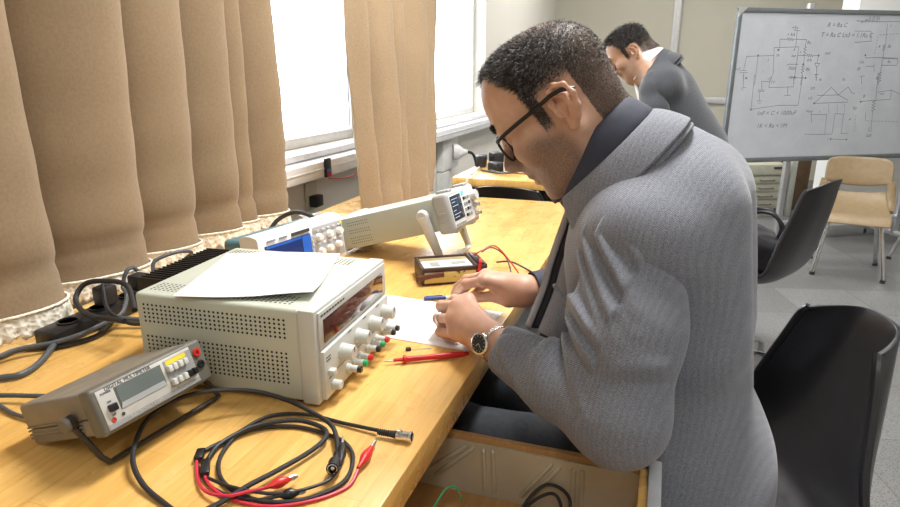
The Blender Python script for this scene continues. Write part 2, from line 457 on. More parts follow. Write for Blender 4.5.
def knob(b, x, y, z, r, L): b.lathe([(0, 0), (r * 1.08, 0), (r * 1.08, .003), (r, .004), (r * .93, L - .002), (r * .85, L), (0, L)], frame((x, y, z), (1, 0, 0)), 24)
yk = lambda u: -w / 2 + u * w
for u in (.24, .46, .675, .88):
    b = MB(); knob(b, d + .004, yk(u), f + .058, .0125, .021); k = b.build('knob', FRONT, psu)
    b = MB(); b.span((d + .0252, yk(u) - .0006, f + .060), (d + .0256, yk(u) + .0006, f + .069)); b.build('pointer_mark', INK, k)
for u, m in ((.30, BLK), (.385, GRN), (.465, RED), (.59, BLK), (.665, GRN), (.74, RED), (.86, BLK), (.935, BLK)):
    b = MB(); b.lathe([(0, 0), (.0075, 0), (.0075, .004), (.0055, .006), (.0055, .018), (0, .018)], frame((d + .004, yk(u), f + .022), (1, 0, 0)), 16)
    k = b.build('binding_post', FRONT, psu); b = MB(); b.cyl((d + .0215, yk(u), f + .022), (d + .029, yk(u), f + .022), .0058, .0052, 16, .001); b.build('post_cap', m, k)
b = MB(); b.span((d + .004, yk(.075) - .006, f + .040), (d + .014, yk(.075) + .006, f + .050), .002); b.build('mode_button', FRONT, psu)
b = MB(); b.cyl((d + .004, yk(.11), f + .020), (d + .018, yk(.11), f + .020), .008, .0075, 16, .0015); b.build('power_button', FRONT, psu)
b = MB()
for u, z in ((.07, .064), (.07, .069), (.09, .034), (.10, .037), (.35, .078), (.57, .078), (.78, .078), (.35, .037), (.66, .037)): b.span((d + .004, yk(u) - .007, f + z), (d + .0043, yk(u) + .007, f + z + .0018))
for i in range(9): b.span((d - .001, yk(.045 + i * .034), f + .1335), (d - .0007, yk(.045 + i * .034) + .0065, f + .1365))
for u in (.13, .35, .57, .78): b.M = Matrix(); b.span((d + .004, yk(u + .02), f + .038), (d + .0043, yk(u + .19), f + .0388))
b.build('panel_lettering', INK, psu)
b = MB()
def dots(b, xs, zs, face):
    for x in xs:
        for z in zs:
            M = Matrix.Translation((x, -w / 2 - .0003, z)) @ Matrix.Rotation(-PI / 2, 4, 'Z') if face == 'L' else Matrix.Translation((x, z, h + .0003)) @ Matrix.Rotation(-PI / 2, 4, 'Y')
            b.lathe([(0, 0), (.0021, 0)], M, 6)
xs = [.068 + i * .0078 for i in range(32)]
dots(b, xs, [f + .101 + i * .0068 for i in range(5)], 'L'); dots(b, xs, [f + .028 + i * .0068 for i in range(8)], 'L')
dots(b, xs, [-w / 2 + .02 + i * .007 for i in range(5)], 'T'); dots(b, xs, [w / 2 - .02 - i * .007 for i in range(5)], 'T')
b.build('vent_holes', mat('vent_shadow', (.012, .012, .01), .8), psu, recalc=False)
b = MB()
for i in range(3, 22): b.span((-.004, -.095 + i * .0102, f + .03), (.048, -.092 + i * .0102, h - .003))
b.span((.044, -.066, f + .03), (.0525, .124, h - .006)); b.build('heat_sink', mat('black_anodised', (.015, .015, .016), .45, .3), psu)
for x in (.075, .32):
    for y in (-.11, .11):
        b = MB(); b.cyl((x, y, 0), (x, y, f + .001), .011, .012, 14); b.build('foot', BLKR, psu)

# white sheet lying on it
A_, B_, C_, D_ = [V(p) for p in ((-.7504, .9112, 0), (-.551, .9795, 0), (-.4734, .7541, 0), (-.6688, .6806, 0))]
b = MB()
def sheet(u, v):
    p = (A_ * (1 - u) + B_ * u) * (1 - v) + (D_ * (1 - u) + C_ * u) * v
    p.z = .8965 + .003 * math.sin(3 * u + 2 * v) ** 2 + .010 * max(0, v - .72) / .28 * max(0, u - .6) + .004 * max(0, v - .8) / .2
    return p
b.grid(sheet, 22, 22); s = b.build('paper_sheet', PAPER, None, solid=.0006); tag(s, 'loose white sheet of paper lying on top of the power supply', 'paper')
b = MB(); b.tube(catmull([(-.5285, .800, .8985), (-.520, .802, .8995), (-.512, .806, .8985)], 5), [.002] + [.0042] * 9 + [.002], 8)
tag(b.build('paper_roll', PAPER), 'tiny crumpled paper scrap under the corner of the sheet on the power supply', 'paper scrap')

# ------------------------------------------------------------------ bench multimeter on its handle
def pose(o, yaw, pit): return Matrix.Translation(V(o)) @ Matrix.Rotation(yaw, 4, 'Z') @ Matrix.Rotation(-pit, 4, 'Y')
DT = mat('brown_grey_casing', (.22, .19, .145), .5, var=.12, scale=25, bump=.05); DG = mat('brown_grey_bezel', (.13, .125, .105), .45)
SILV = mat('silver_fascia', (.60, .60, .57), .38, .2); LCD = mat('grey_lcd', (.13, .16, .155), .25, var=.08)
d, w, h = .165, .167, .057
MD = pose((-.749, .586, .7425), -.103, .347)
dmm = thing('bench_multimeter', 'flat brown bench multimeter propped up on its dark tilt handle', 'multimeter', M=MD)
b = MB(); b.span((0, -w / 2, h * .40), (d - .022, w / 2, h), .005, 3); b.build('case_top', DT, dmm)
b = MB(); b.span((.002, -w / 2 + .001, 0), (d - .022, w / 2 - .001, h * .40), .004, 2)
for i in range(4): b.span((.002, -w / 2 - .001, h * (.16 + .085 * i)), (d - .04, w / 2 + .001, h * (.20 + .085 * i)), .0006)
b.build('case_bottom', DT, dmm)
b = MB(); b.span((d - .024, -w / 2 - .003, -.002), (d, w / 2 + .003, h + .002), .005, 3); bz = b.build('bezel', DG, dmm)
U = lambda u: -w / 2 + u * w
b = MB(); b.span((d - .001, U(.03), h * .06), (d + .0006, U(.885), h * .955), .0004); b.build('fascia', SILV, bz)
b = MB(); b.span((d + .0002, U(.035), h * .065), (d + .001, U(.88), h * .175)); b.span((d + .0002, U(.61), h * .24), (d + .001, U(.88), h * .90)); b.build('grey_band', MGREY, bz)
b = MB(); b.span((d + .0004, U(.63), h * .78), (d + .0014, U(.83), h * .885)); b.build('yellow_label', YEL, bz)
b = MB(); b.span((d - .002, U(.165), h * .36), (d + .0012, U(.585), h * .88), .001); sc = b.build('display_frame', DG, dmm)
b = MB(); b.span((d + .0008, U(.18), h * .50), (d + .0018, U(.57), h * .86)); b.build('lcd', LCD, sc)
b = MB(); b.raw([(d + .0015, U(.17), h * .37), (d + .0015, U(.58), h * .37), (d + .0022, U(.565), h * .50), (d + .0022, U(.185), h * .50)], [(0, 1, 2, 3)]); b.build('display_lip', mat('pale_lip', (.40, .43, .45), .3), sc, recalc=False)
b = MB(); b.span((d, U(.075), h * .42), (d + .007, U(.135), h * .58), .001); b.build('power_switch', BLK, dmm)
for u, v, m in ((.64, .69, LGREY), (.69, .69, LGREY), (.745, .69, LGREY), (.795, .69, LGREY), (.64, .36, LGREY), (.695, .36, LGREY), (.75, .36, LGREY), (.80, .36, BLK), (.85, .36, BLK)):
    b = MB(); b.span((d, U(u) - .003, h * v - .0045), (d + .0075, U(u) + .003, h * v + .0045), .001); b.build('push_button', m, dmm)
for v, m, nm in ((.74, RED, 'red input jack'), (.43, BLK, 'black input jack')):
    b = MB(); b.lathe([(.0026, -.003), (.0026, .002), (.0055, .002), (.0062, 0)], frame((d + .0008, U(.94), h * v), (1, 0, 0)), 16); j = b.build('input_jack', m, dmm); j['label'] = nm
b = MB(); text_mesh(b, 'DIGITAL MULTIMETER', .0068, on_front(d + .0009, U(.30), h * .925)); text_mesh(b, 'POWER', .0042, on_front(d + .0009, U(.10), h * .85)); text_mesh(b, 'ON', .0034, on_front(d + .0009, U(.10), h * .64)); text_mesh(b, 'OFF', .0034, on_front(d + .0009, U(.10), h * .34))
b.lathe([(0, 0), (.0024, .0004)], frame((d + .001, U(.165), h * .26), (1, 0, 0)), 10); b.build('panel_lettering', INK, bz, recalc=False)
b = MB(); text_mesh(b, 'ELECTRONICS CORP.', .0052, on_front(d + .0013, U(.36), h * .12)); b.build('band_lettering', SILV, bz, recalc=False)
b = MB(); b.lathe([(0, 0), (.0024, .0004)], frame((d + .001, U(.085), h * .235), (1, 0, 0)), 4); b.lathe([(.0024, 0), (.003, .0004), (.0034, 0)], frame((d + .001, U(.085), h * .235), (1, 0, 0)), 12); b.build('red_mark', RED, bz, recalc=False)
I = MD.inverted(); FL, FRr = I @ V((-.629, .501, .7452)), I @ V((-.607, .690, .7452)); pl, prr = V((d - .052, -w / 2 - .007, h * .44)), V((d - .052, w / 2 + .007, h * .44))
b = MB(); b.tube([pl, pl.lerp(FL, .85), FL + (FRr - FL) * .02, FL + (FRr - FL) * .06, FL + (FRr - FL) * .94, FL + (FRr - FL) * .98, prr.lerp(FRr, .85), prr], .0048, 8, flat=.75)
for p, s in ((pl, -1), (prr, 1)): b.cyl(p - V((0, s * .004, 0)), p + V((0, s * .003, 0)), .010, .010, 16)
hd = b.build('tilt_handle', mat('dark_brown_steel', (.045, .038, .032), .45, .2), dmm)
for p, s in ((pl, -1), (prr, 1)):
    b = MB(); b.cyl(p + V((0, s * .003, 0)), p + V((0, s * .009, 0)), .0105, .0095, 20, .001); b.build('pivot_knob', DG, hd)

# ------------------------------------------------------------------ function generator on its handle
BODYG = mat('pale_green_grey_enamel', (.44, .47, .41), .42, var=.02, scale=9); BUMP = mat('grey_rubber_bumper', (.40, .41, .40), .5)
d, w, h = .358, .171, .095
MA = pose((-.804, 1.528, .742), -.088, .28)
afg = thing('function_generator', 'long pale grey function generator tilted up on its handle in front of the curtain', 'instrument', M=MA)
b = MB(); b.span((.012, -w / 2 + .008, .006), (d - .03, w / 2 - .008, h - .004), .005, 2); b.build('case', BODYG, afg)
b = MB(); b.span((0, -w / 2 + .003, .001), (.022, w / 2 - .003, h), .006, 2); b.build('rear_bumper', BUMP, afg)
b = MB(); b.span((d - .045, -w / 2 - .002, -.004), (d, w / 2 + .002, h + .003), .010, 3)
for i in range(3): b.span((d - .038, -w / 2 - .004, h * (.5 - i * .13)), (d - .012, w / 2 + .004, h * (.54 - i * .13)), .001)
for y in (-.05, .05): b.span((d - .04, y - .012, h + .001), (d - .004, y + .012, h + .009), .003); b.span((d - .03, y - .012, -.008), (d - .004, y + .012, -.002), .003)
fb = b.build('front_bumper', BUMP, afg)
U = lambda u: -w / 2 + u * w
b = MB(); b.span((d - .003, U(.05), h * .07), (d + .0012, U(.93), h * .93), .001); b.build('fascia', WHT, fb)
def scr(name, a, c, n):
    t = NT(name); v = t.coord(); t.set(Base_Color=t.ramp(t.noise(v, n, 2), [(.45, a), (.62, c)], 'CONSTANT'), Roughness=.15); return t.m
b = MB(); b.span((d, U(.06), h * .24), (d + .002, U(.44), h * .90), .0005); s = b.build('screen', scr('afg_screen', (.03, .045, .075), (.05, .08, .12), 60), afg)
b = MB()
for v, l in ((.80, .22), (.72, .12), (.62, .20), (.50, .10), (.40, .24), (.32, .16)): b.span((d + .002, U(.09), h * v), (d + .0023, U(.09 + l), h * v + .0015))
b.build('screen_readout', mat('screen_text', (.55, .62, .7), .4), s)
b = MB(); b.span((d + .001, U(.48), h * .85), (d + .004, U(.56), h * .93), .001); b.build('power_button', emit('green_lamp', (.10, .75, .50), .8), afg)
for r in range(4):
    for c in range(3):
        b = MB(); b.span((d + .001, U(.50 + c * .085), h * (.68 - r * .155)), (d + .004, U(.50 + c * .085) + .009, h * (.68 - r * .155) + .008), .001); b.build('key', MGREY if (r + c) % 3 else BLK, afg)
for i in range(5):
    b = MB(); b.span((d + .001, U(.08 + i * .072), h * .10), (d + .0035, U(.08 + i * .072) + .008, h * .155), .001); b.build('soft_key', MGREY, afg)
b = MB(); knob(b, d + .001, U(.85), h * .70, .014, .016); b.build('knob', LGREY, afg)
for v in (.18, .42):
    b = MB(); b.lathe([(0, 0), (.007, 0), (.007, .004), (.0048, .004), (.0048, .016), (.0035, .016), (.0035, .006), (0, .006)], frame((d + .001, U(.86), h * v), (1, 0, 0)), 16); b.build('output_jack', STEEL, afg)
I = MA.inverted(); FL, FRr = I @ V((-.578, 1.530, .7455)), I @ V((-.474, 1.625, .7455))
FL = I @ V((-.556, 1.437, .7455)); FRr = I @ V((-.54, 1.60, .7455))
pl, prr = V((d - .075, -w / 2 - .009, h * .56)), V((d - .075, w / 2 + .009, h * .56))
L1, R1 = I @ V((-.512, 1.436, .750)), I @ V((-.490, 1.600, .750))
b = MB(); b.tube([pl, pl.lerp(L1, .5), pl.lerp(L1, .93), L1 + (R1 - L1) * .05, L1.lerp(R1, .5), L1 + (R1 - L1) * .95, prr.lerp(R1, .93), prr.lerp(R1, .5), prr], [.017, .0145, .011, .010, .010, .010, .011, .0145, .017], 12, flat=.6)
for p, s in ((pl, -1), (prr, 1)): b.cyl(p - V((0, s * .006, 0)), p + V((0, s * .006, 0)), .018, .016, 20, .003)
b.build('tilt_handle', LGREY, afg)
b = MB()
for i in range(11):
    for j in range(9):
        if j in (3, 6) : continue
        b.lathe([(0, 0), (.0015, 0)], Matrix.Translation((.045 + i * .0064, -w / 2 + .0077, .020 + j * .007)) @ Matrix.Rotation(-PI / 2, 4, 'Z'), 6)
b.build('vent_holes', MATS['vent_shadow'], afg, recalc=False)

# ------------------------------------------------------------------ oscilloscope
TEAL = mat('teal_casing', (.11, .23, .27), .45, var=.06); OSW = mat('white_scope_front', (.78, .79, .80), .35, var=.01)
d, w, h = .13, .287, .108
MO = pose((-.922, 1.278, .744), -.19, .10)
osc = thing('oscilloscope', 'white fronted oscilloscope in a teal case beside the left curtain', 'oscilloscope', M=MO)
b = MB(); b.span((0, -w / 2 + .010, .004), (d - .03, w / 2 - .010, h - .008), .012, 3); b.span((-.05, -w / 2 + .02, .012), (.02, w / 2 - .02, h * .62), .010, 2); b.build('case', TEAL, osc)
b = MB(); prof = [(d - .052, .0), (d, 0), (d + .002, .004), (d, h - .006), (d - .004, h)] + [(d - .004 - .055 * t, h + .005 * math.sin(PI * t)) for t in (.2, .4, .6, .8, 1)]
b.prism([(-y, z) for y, z in []] or [(p[0], p[1]) for p in prof], -w / 2, w / 2, Matrix(((0, 1, 0, 0), (1, 0, 0, 0), (0, 0, 1, 0), (0, 0, 0, 1)))); ob = b.build('front_bezel', OSW, osc)
U = lambda u: -w / 2 + u * w
b = MB(); b.span((d - .002, U(.06), h * .20), (d + .0035, U(.575), h * .80), .001); s = b.build('screen', scr('scope_screen', (.01, .03, .16), (.012, .04, .20), 20), osc)
b = MB(); b.span((d + .0035, U(.47), h * .22), (d + .004, U(.57), h * .78)); b.span((d + .0035, U(.065), h * .74), (d + .004, U(.46), h * .785)); b.build('screen_menu', mat('screen_blue', (.02, .13, .62), .3), s)
b = MB(); b.span((d + .002, U(.61), h * .08), (d + .0035, U(.985), h * .72), .0005); b.span((d + .002, U(.61), h * .72), (d + .003, U(.985), h * .90), .0005); b.build('control_panel', mat('scope_panel_grey', (.42, .43, .46), .45), osc)
b = MB(); b.span((d + .001, U(.36), h * .85), (d + .0032, U(.57), h * .92)); b.build('dark_label', INK, ob)
b = MB()
for u0, n in ((.09, 4), (.22, 4)):
    for i in range(n): b.span((d + .001, U(u0 + i * .024), h * .87), (d + .0032, U(u0 + i * .024) + .005, h * .905))
b.build('lettering', mat('grey_print', (.25, .27, .30), .6), ob)
for u, v in ((.66, .66), (.80, .66), (.93, .66), (.67, .32), (.78, .34), (.90, .36)):
    b = MB(); knob(b, d + .003, U(u), h * v, .0085, .013); b.build('knob', OSW, osc)
for i in range(5):
    for j in range(2):
        b = MB(); b.span((d + .003, U(.64 + i * .07), h * (.48 + .30 * j)), (d + .006, U(.64 + i * .07) + .010, h * (.53 + .30 * j)), .001); b.build('push_button', [OSW, LGREY][j], osc)
for i in range(5):
    b = MB(); b.span((d + .002, U(.585), h * (.24 + i * .11)), (d + .005, U(.602), h * (.30 + i * .11)), .001); b.build('soft_key', LGREY, osc)
b = MB(); b.span((d + .003, U(.95), h * .80), (d + .006, U(.985), h * .86), .001); b.build('yellow_button', YEL, osc)

# ------------------------------------------------------------------ old handheld multimeter in worn case
def worn():
    t = NT('worn_yellow_paint'); v = t.coord(); n = t.noise(v, 45, 6, .75); m = t.noise(v, 16, 3)
    k = t.math('ADD', n, t.math('MULTIPLY', m, .5)); f = t.ramp(t.math('ADD', k, .0), [(.88, (.56, .45, .17)), (.93, (.45, .35, .12)), (.96, (.055, .016, .012))])
    t.set(Base_Color=f, Roughness=.5); return t.m
MB_ = mat('dark_brown_case', (.05, .026, .022), .45, var=.2)
d, w, h = .105, .158, .042
MM = Matrix.Translation((-.492, 1.402, TZ)) @ Matrix.Rotation(math.atan2(-.85, .53), 4, 'Z')
amm = thing('portable_multimeter', 'small portable multimeter in a brown case with worn yellow paint', 'multimeter', M=MM)
b = MB(); b.span((0, -w / 2, 0), (d, w / 2, h - .006), .004); b.build('case', MB_, amm)
b = MB(); b.span((d - .004, -w / 2 + .006, .006), (d + .001, w / 2 - .028, h - .010), .001); b.build('painted_side', worn(), amm)
b = MB()
for a, c in (((0, -w / 2, h - .008), (.008, w / 2, h)), ((d - .006, -w / 2, h - .008), (d + .001, w / 2, h)), ((0, -w / 2, h - .008), (d, -w / 2 + .008, h)), ((0, w / 2 - .03, h - .008), (d, w / 2 - .022, h + .002)), ((0, w / 2 - .006, h - .008), (d, w / 2, h + .002))): b.span(a, c, .002)
b.build('rim', MB_, amm)
b = MB(); b.span((.01, -w / 2 + .009, h - .007), (d - .02, w / 2 - .031, h - .004)); tp = b.build('face_plate', mat('face_plate_white', (.72, .72, .70), .35), amm)
b = MB(); b.span((.010, -w / 2 + .009, h - .004), (.032, w / 2 - .032, h - .0035)); b.build('gold_strip', mat('gold_strip', (.50, .40, .22), .35, .4), tp)
b = MB(); b.span((.045, -w / 2 + .028, h - .004), (.078, -w / 2 + .050, h - .003)); b.build('dial_window', MGREY, tp)
b = MB(); b.span((.050, -w / 2 + .080, h - .004), (.068, -w / 2 + .115, h - .003)); b.build('display_window', mat('grey_green_lcd', (.30, .32, .29), .3), tp)
b = MB(); b.span((.006, w / 2 - .022, h - .004), (d - .006, w / 2 - .006, h + .004), .002); b.build('socket_block', BLK, amm)
b = MB(); st = [V((d + .004 - .0 * t, 0, 0)) for t in (0,)]
b.grid(lambda u, v: V((d + .003 + .0015 * math.sin(PI * u), -w / 2 - .014 + .066 * u, .012 + .012 * v + .004 * math.sin(2.5 * u) + (.006 * u))), 12, 4)
b.build('strap', mat('brown_leather', (.13, .045, .032), .6), amm, solid=.003)
b = MB(); b.tube([(d * .7, w / 2 - .013, h + .003), (d * .85, w / 2 - .014, h + .009), (d + .002, w / 2 - .018, h + .008), (d + .008, w / 2 - .024, h - .012)], .004, 10); b.build('red_plug', RED, amm)

# leads from the portable meter
def wire(name, pts, r, m, label, cat='cable', group=None, n=8, parts=()):
    b = MB(); b.tube(catmull(pts, n), r, 10); o = b.build(name, m); tag(o, label, cat, group); return o
wire('test_lead', [(-.415, 1.395, .790), (-.3992, 1.41, .800), (-.3743, 1.4398, .805), (-.3333, 1.4317, .772), (-.2806, 1.3662, .7435), (-.255, 1.31, .7435), (-.215, 1.262, .748)], .0019, RED, 'thin red test lead arching from the worn portable multimeter')
wire('test_lead', [(-.405, 1.428, .790), (-.385, 1.452, .797), (-.35, 1.455, .775), (-.325, 1.41, .7435), (-.335, 1.38, .7435), (-.30, 1.35, .743)], .0019, GRYC, 'thin grey test lead looping beside the worn portable multimeter')
wire('test_lead', [(-.378, 1.47, .754), (-.34, 1.475, .757), (-.29, 1.46, .7435), (-.262, 1.42, .7435), (-.24, 1.375, .735)], .0024, BLKR, 'black test lead running from the portable multimeter over the bench edge')
wire('test_lead', [(-.345, 1.352, .7435), (-.305, 1.345, .7435), (-.275, 1.325, .7435), (-.25, 1.295, .7435), (-.222, 1.272, .747)], .0022, BLKR, 'black test lead lying behind the right hand toward the cuff')

# ------------------------------------------------------------------ papers, pen, probe, component
b = MB(); b.grid(lambda u, v: V((-.44, 1.08, .7412)) + Matrix.Rotation(rad(-3), 3, 'Z') @ V(((u - .5) * .30, (v - .5) * .205, .0012 * math.sin(5 * u) * math.sin(4 * v) ** 2)), 16, 12)
tag(b.build('paper_sheet', PAPER, solid=.0005), 'white sheet of paper on the bench under the hands of the seated man', 'paper')
pen = thing('ballpoint_pen', 'ballpoint pen with a blue cap lying behind the hands', 'pen', (-.4645, 1.1828, .7462))
dv = V((.131, .065, 0)).normalized(); b = MB(); b.cyl((0, 0, 0), dv * .048, .0044, .0044, 12, .001); b.tube([dv * .004 + V((0, 0, .0045)), dv * .04 + V((0, 0, .0052))], .0012, 6); b.build('cap', mat('blue_plastic', (.02, .05, .25), .35), pen)
b = MB(); b.cyl(dv * .046, dv * .135, .0036, .0036, 10); b.build('barrel', mat('clear_barrel', (.6, .62, .66), .2), pen)
pb = thing('test_probe', 'red test probe lying beside the left hand', 'probe', (-.419, .8725, .7465))
dv = (V((-.2881, .9504, 0)) - V((-.419, .8725, 0))).normalized()
b = MB(); b.lathe([(0, 0), (.0012, .004), (.0014, .020), (0, .020)], frame((0, 0, 0), dv), 8); b.build('tip', STEEL, pb)
b = MB(); b.lathe([(0, .018), (.0028, .018), (.0036, .034), (.0078, .035), (.0078, .039), (.0052, .041), (.0048, .075), (.0055, .11), (.0055, .135), (.003, .15), (0, .15)], frame((0, 0, .001), dv), 14); b.build('handle', RED, pb)
cp = thing('capacitor', 'tiny dark capacitor with two bare leads lying on the bench', 'component', (-.4005, .940, TZ))
b = MB(); b.box((0, 0, .0035), (.010, .007, .006), .0015, m=Matrix.Rotation(.5, 4, 'Z')); b.build('body', mat('dark_red_epoxy', (.06, .018, .015), .3), cp)
for k in (0, 1):
    b = MB(); b.tube([(.004, .002 * k, .003), (.018, .008 + .003 * k, .0015), (.036, .019 + .002 * k, .0012)], .0004, 5); b.build('lead', STEEL, cp)

# ------------------------------------------------------------------ the two coaxial test leads with clips
CLP = mat('red_clip_boot', (.60, .02, .02), .3); WR = mat('red_wire', (.60, .03, .06), .4)
def clip(parent, pts, m):
    a, c = V(pts[0]), V(pts[-1]); dv = (c - a).normalized(); L = (c - a).length
    for p in (a,): pass
    b = MB(); b.lathe([(0, 0), (.0022, 0), (.0026, L * .12), (.0060, L * .32), (.0066, L * .48), (.0042, L * .66), (.0030, L * .76), (0, L * .76)], frame(a, dv), 12); k = b.build('clip', m, parent)
    b = MB(); s = dv.cross(V((0, 0, 1))).normalized()
    for q in (1, -1): b.tube([a + dv * L * .70 + V((0, 0, q * .0016)), a + dv * L * .88 + V((0, 0, q * .0022)), a + dv * L + V((0, 0, q * .0006))], [.0018, .0017, .0012], 8)
    b.build('jaw', STEEL, k)
def lead(name, label, coax, r, bnc, faces, boot, wires):
    t = thing(name, label, 'cable', coax[len(coax) // 2], group='coaxial clip leads')
    t.location.z = TZ; R = Matrix.Translation(-V(t.location))
    def P(pts): return [R @ V(p) for p in pts]
    b = MB(); b.tube(catmull(P(coax), 8), r, 10); b.build('coaxial_cable', BLKR, t)
    a, c = P([bnc[0], bnc[1]]); dv = (c - a).normalized()
    b = MB(); b.lathe([(0, -.002), (.0036, 0), (.0042, .018), (.0055, .026), (.0055, .030), (0, .030)], frame(a, dv), 16)
    for i in range(6): b.lathe([(.0039, .002 + i * .003), (.0049, .003 + i * .003), (.0039, .004 + i * .003)], frame(a, dv), 14)
    pl = b.build('plug_boot', BLKR, t)
    b = MB(); b.lathe([(0, .028), (.0072, .028), (.0076, .030), (.0076, .034), (.0068, .035), (.0068, .044), (.0078, .045), (.0078, .049), (.0058, .0495), (.0054, .041), (.0022, .041), (.0022, .047), (0, .047)], frame(a, dv), 20); b.build('bayonet_plug', BLKR if faces else CHR, pl)
    if faces:
        b = MB(); b.lathe([(.0062, .0497), (.0054, .050), (.0050, .043), (.0046, .0425)], frame(a, dv), 20); b.lathe([(.0024, .0475), (.0012, .048), (0, .048)], frame(a, dv), 12); b.build('contact_ring', CHR, pl)
    b = MB(); q0, q1 = P(boot); b.box((q0 + q1) / 2, ((q1 - q0).length + .006, .011, .009), .002, m=Matrix.Rotation(math.atan2((q1 - q0).y, (q1 - q0).x), 4, 'Z')); b.build('splitter', BLK, t)
    for pts, cpts, red in wires:
        b = MB(); b.tube(catmull(P(pts), 8), .0021, 8); b.build('clip_wire', WR if red else BLKR, t)
        clip(t, P(cpts), CLP if red else BLK)
zc = .7437
A = [(-.352, .5905, .749), (-.3651, .6167, .750), (-.3955, .6581, .752), (-.4345, .6772, .754), (-.4822, .6837, .763), (-.5339, .674, .774), (-.5798, .643, .782), (-.6179, .6172, .776), (-.6337, .5797, .766), (-.6185, .5403, .759), (-.5896, .5042, .755), (-.5542, .4814, .748), (-.5152, .4677, .744), (-.4697, .4565, .744), (-.4468, .4784, .746), (-.4275, .5166, .751), (-.4137, .5515, .750), (-.3972, .601, .749), (-.3925, .6337, .751), (-.4111, .6554, .750), (-.4562, .6587, .750), (-.5002, .6275, .750), (-.5213, .5847, .746), (-.517, .556, .745), (-.508, .536, .745)]
Bp = [(-.3365, .6775, .747), (-.393, .6822, .7445), (-.4401, .6857, .7445), (-.4799, .6778, .745), (-.5064, .6574, .7445), (-.5162, .616, .744), (-.5074, .5672, .744), (-.4833, .5311, .744), (-.4462, .5095, .744), (-.3997, .5047, .744), (-.3568, .5231, .744), (-.33, .5651, .744), (-.3401, .6106, .7445), (-.3645, .6376, .745), (-.3978, .6503, .7437), (-.4529, .6536, .7437), (-.5038, .6281, .744), (-.5261, .5847, .744), (-.5335, .5606, .744), (-.5303, .5456, .744)]
lead('test_cable', 'black coaxial test cable whose round socket faces up among the crocodile clips', A, .0033, [(-.361, .611, .750), (-.3505, .583, .7555)], True, [(-.512, .542, .7465), (-.497, .522, .7465)],
     [([(-.4946, .5191, .745), (-.4737, .5061, .744), (-.4405, .4965, .743), (-.3903, .500, .743), (-.348, .5254, .743), (-.322, .5597, .743), (-.3215, .588, .748)], [(-.3217, .5889, .750), (-.3235, .6147, .751), (-.3262, .6347, .750), (-.3269, .6514, .749)], True),
      ([(-.489, .5176, .7455), (-.4423, .5079, .750), (-.3858, .5158, .750), (-.3472, .552, .749), (-.3438, .5835, .750)], [(-.3438, .5835, .7515), (-.35, .6056, .753), (-.3581, .6261, .752), (-.3719, .6435, .750)], False)])
lead('test_cable', 'black coaxial test cable ending in a shiny metal bayonet plug near the bench edge', Bp, .0028, [(-.334, .6725, .7485), (-.282, .675, .7485)], False, [(-.534, .560, .7455), (-.527, .546, .7455)],
     [([(-.5255, .541, .745), (-.4989, .512, .745), (-.4709, .4941, .747), (-.4395, .4918, .751), (-.4198, .5059, .752), (-.4062, .5164, .752)], [(-.4062, .5164, .752), (-.3993, .5265, .753), (-.3899, .5416, .752), (-.3828, .5501, .751)], True),
      ([(-.5234, .539, .743), (-.4857, .5119, .743), (-.4462, .5010, .743), (-.4096, .503, .745), (-.3888, .5129, .747)], [(-.3888, .5129, .7475), (-.3828, .5244, .748), (-.3694, .5309, .748), (-.3616, .5336, .747)], False)])

# ------------------------------------------------------------------ power cables and strip along the curtain
c1 = [(-.9954, .5917, .747), (-.9777, .6189, .747), (-.9573, .6404, .747), (-.9717, .6856, .747), (-1.0153, .7666, .756), (-1.0177, .8202, .758), (-.9747, .8526, .759), (-.935, .868, .756), (-.895, .88, .756)]
wire('power_cable', c1, .0052, GRYC, 'thick grey cable snaking on the bench from the left edge to behind the power supply')
wire('power_cable', [(-1.0572, .6426, .747), (-1.0553, .6756, .746), (-1.05, .7116, .746), (-.9971, .743, .746), (-.9726, .7932, .746), (-.985, .83, .747), (-.998, .862, .748)], .0045, BLKR, 'dark cable running on the bench beside the thick grey cable')
wire('power_cable', [(-.872, .80, .81), (-.947, .86, .828), (-.996, .86, .832), (-1.04, .85, .825), (-1.046, .829, .802), (-1.01, .807, .790), (-.956, .789, .790), (-.92, .785, .793), (-.872, .775, .798)], .0050, BLKR, 'thick black cable looped in the air behind the power supply')
wire('power_cable', [(-1.037, .974, .814), (-1.042, .968, .822), (-1.042, .95, .818), (-1.04, .934, .79), (-1.01, .914, .785), (-.977, .872, .772), (-.972, .852, .765), (-.963, .816, .768), (-.973, .772, .762), (-.999, .735, .756), (-1.035, .685, .7565), (-1.04, .62, .750)], .0042, GRYC, 'grey cable rising from the power strip and bending forward along the curtain hem')
wire('power_cable', [(-1.030, .884, .814), (-1.018, .868, .815), (-.978, .838, .782), (-.927, .835, .763), (-.88, .845, .766)], .0036, BLKR, 'short black cable between the power strip and the power supply')
wire('power_cable', [(-1.013, .968, .795), (-1.010, .9872, .805), (-1.0128, 1.0009, .83), (-.9922, 1.0449, .84), (-.985, 1.08, .83), (-1.03, 1.10, .80)], .0042, GRYC, 'grey cable arching from the power strip to the teal oscilloscope')
wire('meter_cable', [(-.9365, .5662, .75), (-.9151, .5736, .751), (-.8708, .5855, .752), (-.79, .600, .756), (-.748, .595, .758)], .0036, GRYC, 'grey mains cable with a boot at the back of the brown bench multimeter')
wire('meter_cable', [(-.9488, .5749, .746), (-.8948, .5587, .745), (-.8468, .5484, .745), (-.77, .548, .747)], .0030, GRYC, 'lower grey cable curving in behind the brown bench multimeter')
ps = thing('power_strip', 'black power strip lying on the bench under the lace hem of the curtain', 'power strip', (-1.032, .90, TZ), (0, 0, rad(2)))
b = MB(); b.span((-.028, -.16, 0), (.028, .16, .030), .005); b.build('body', BLK, ps)
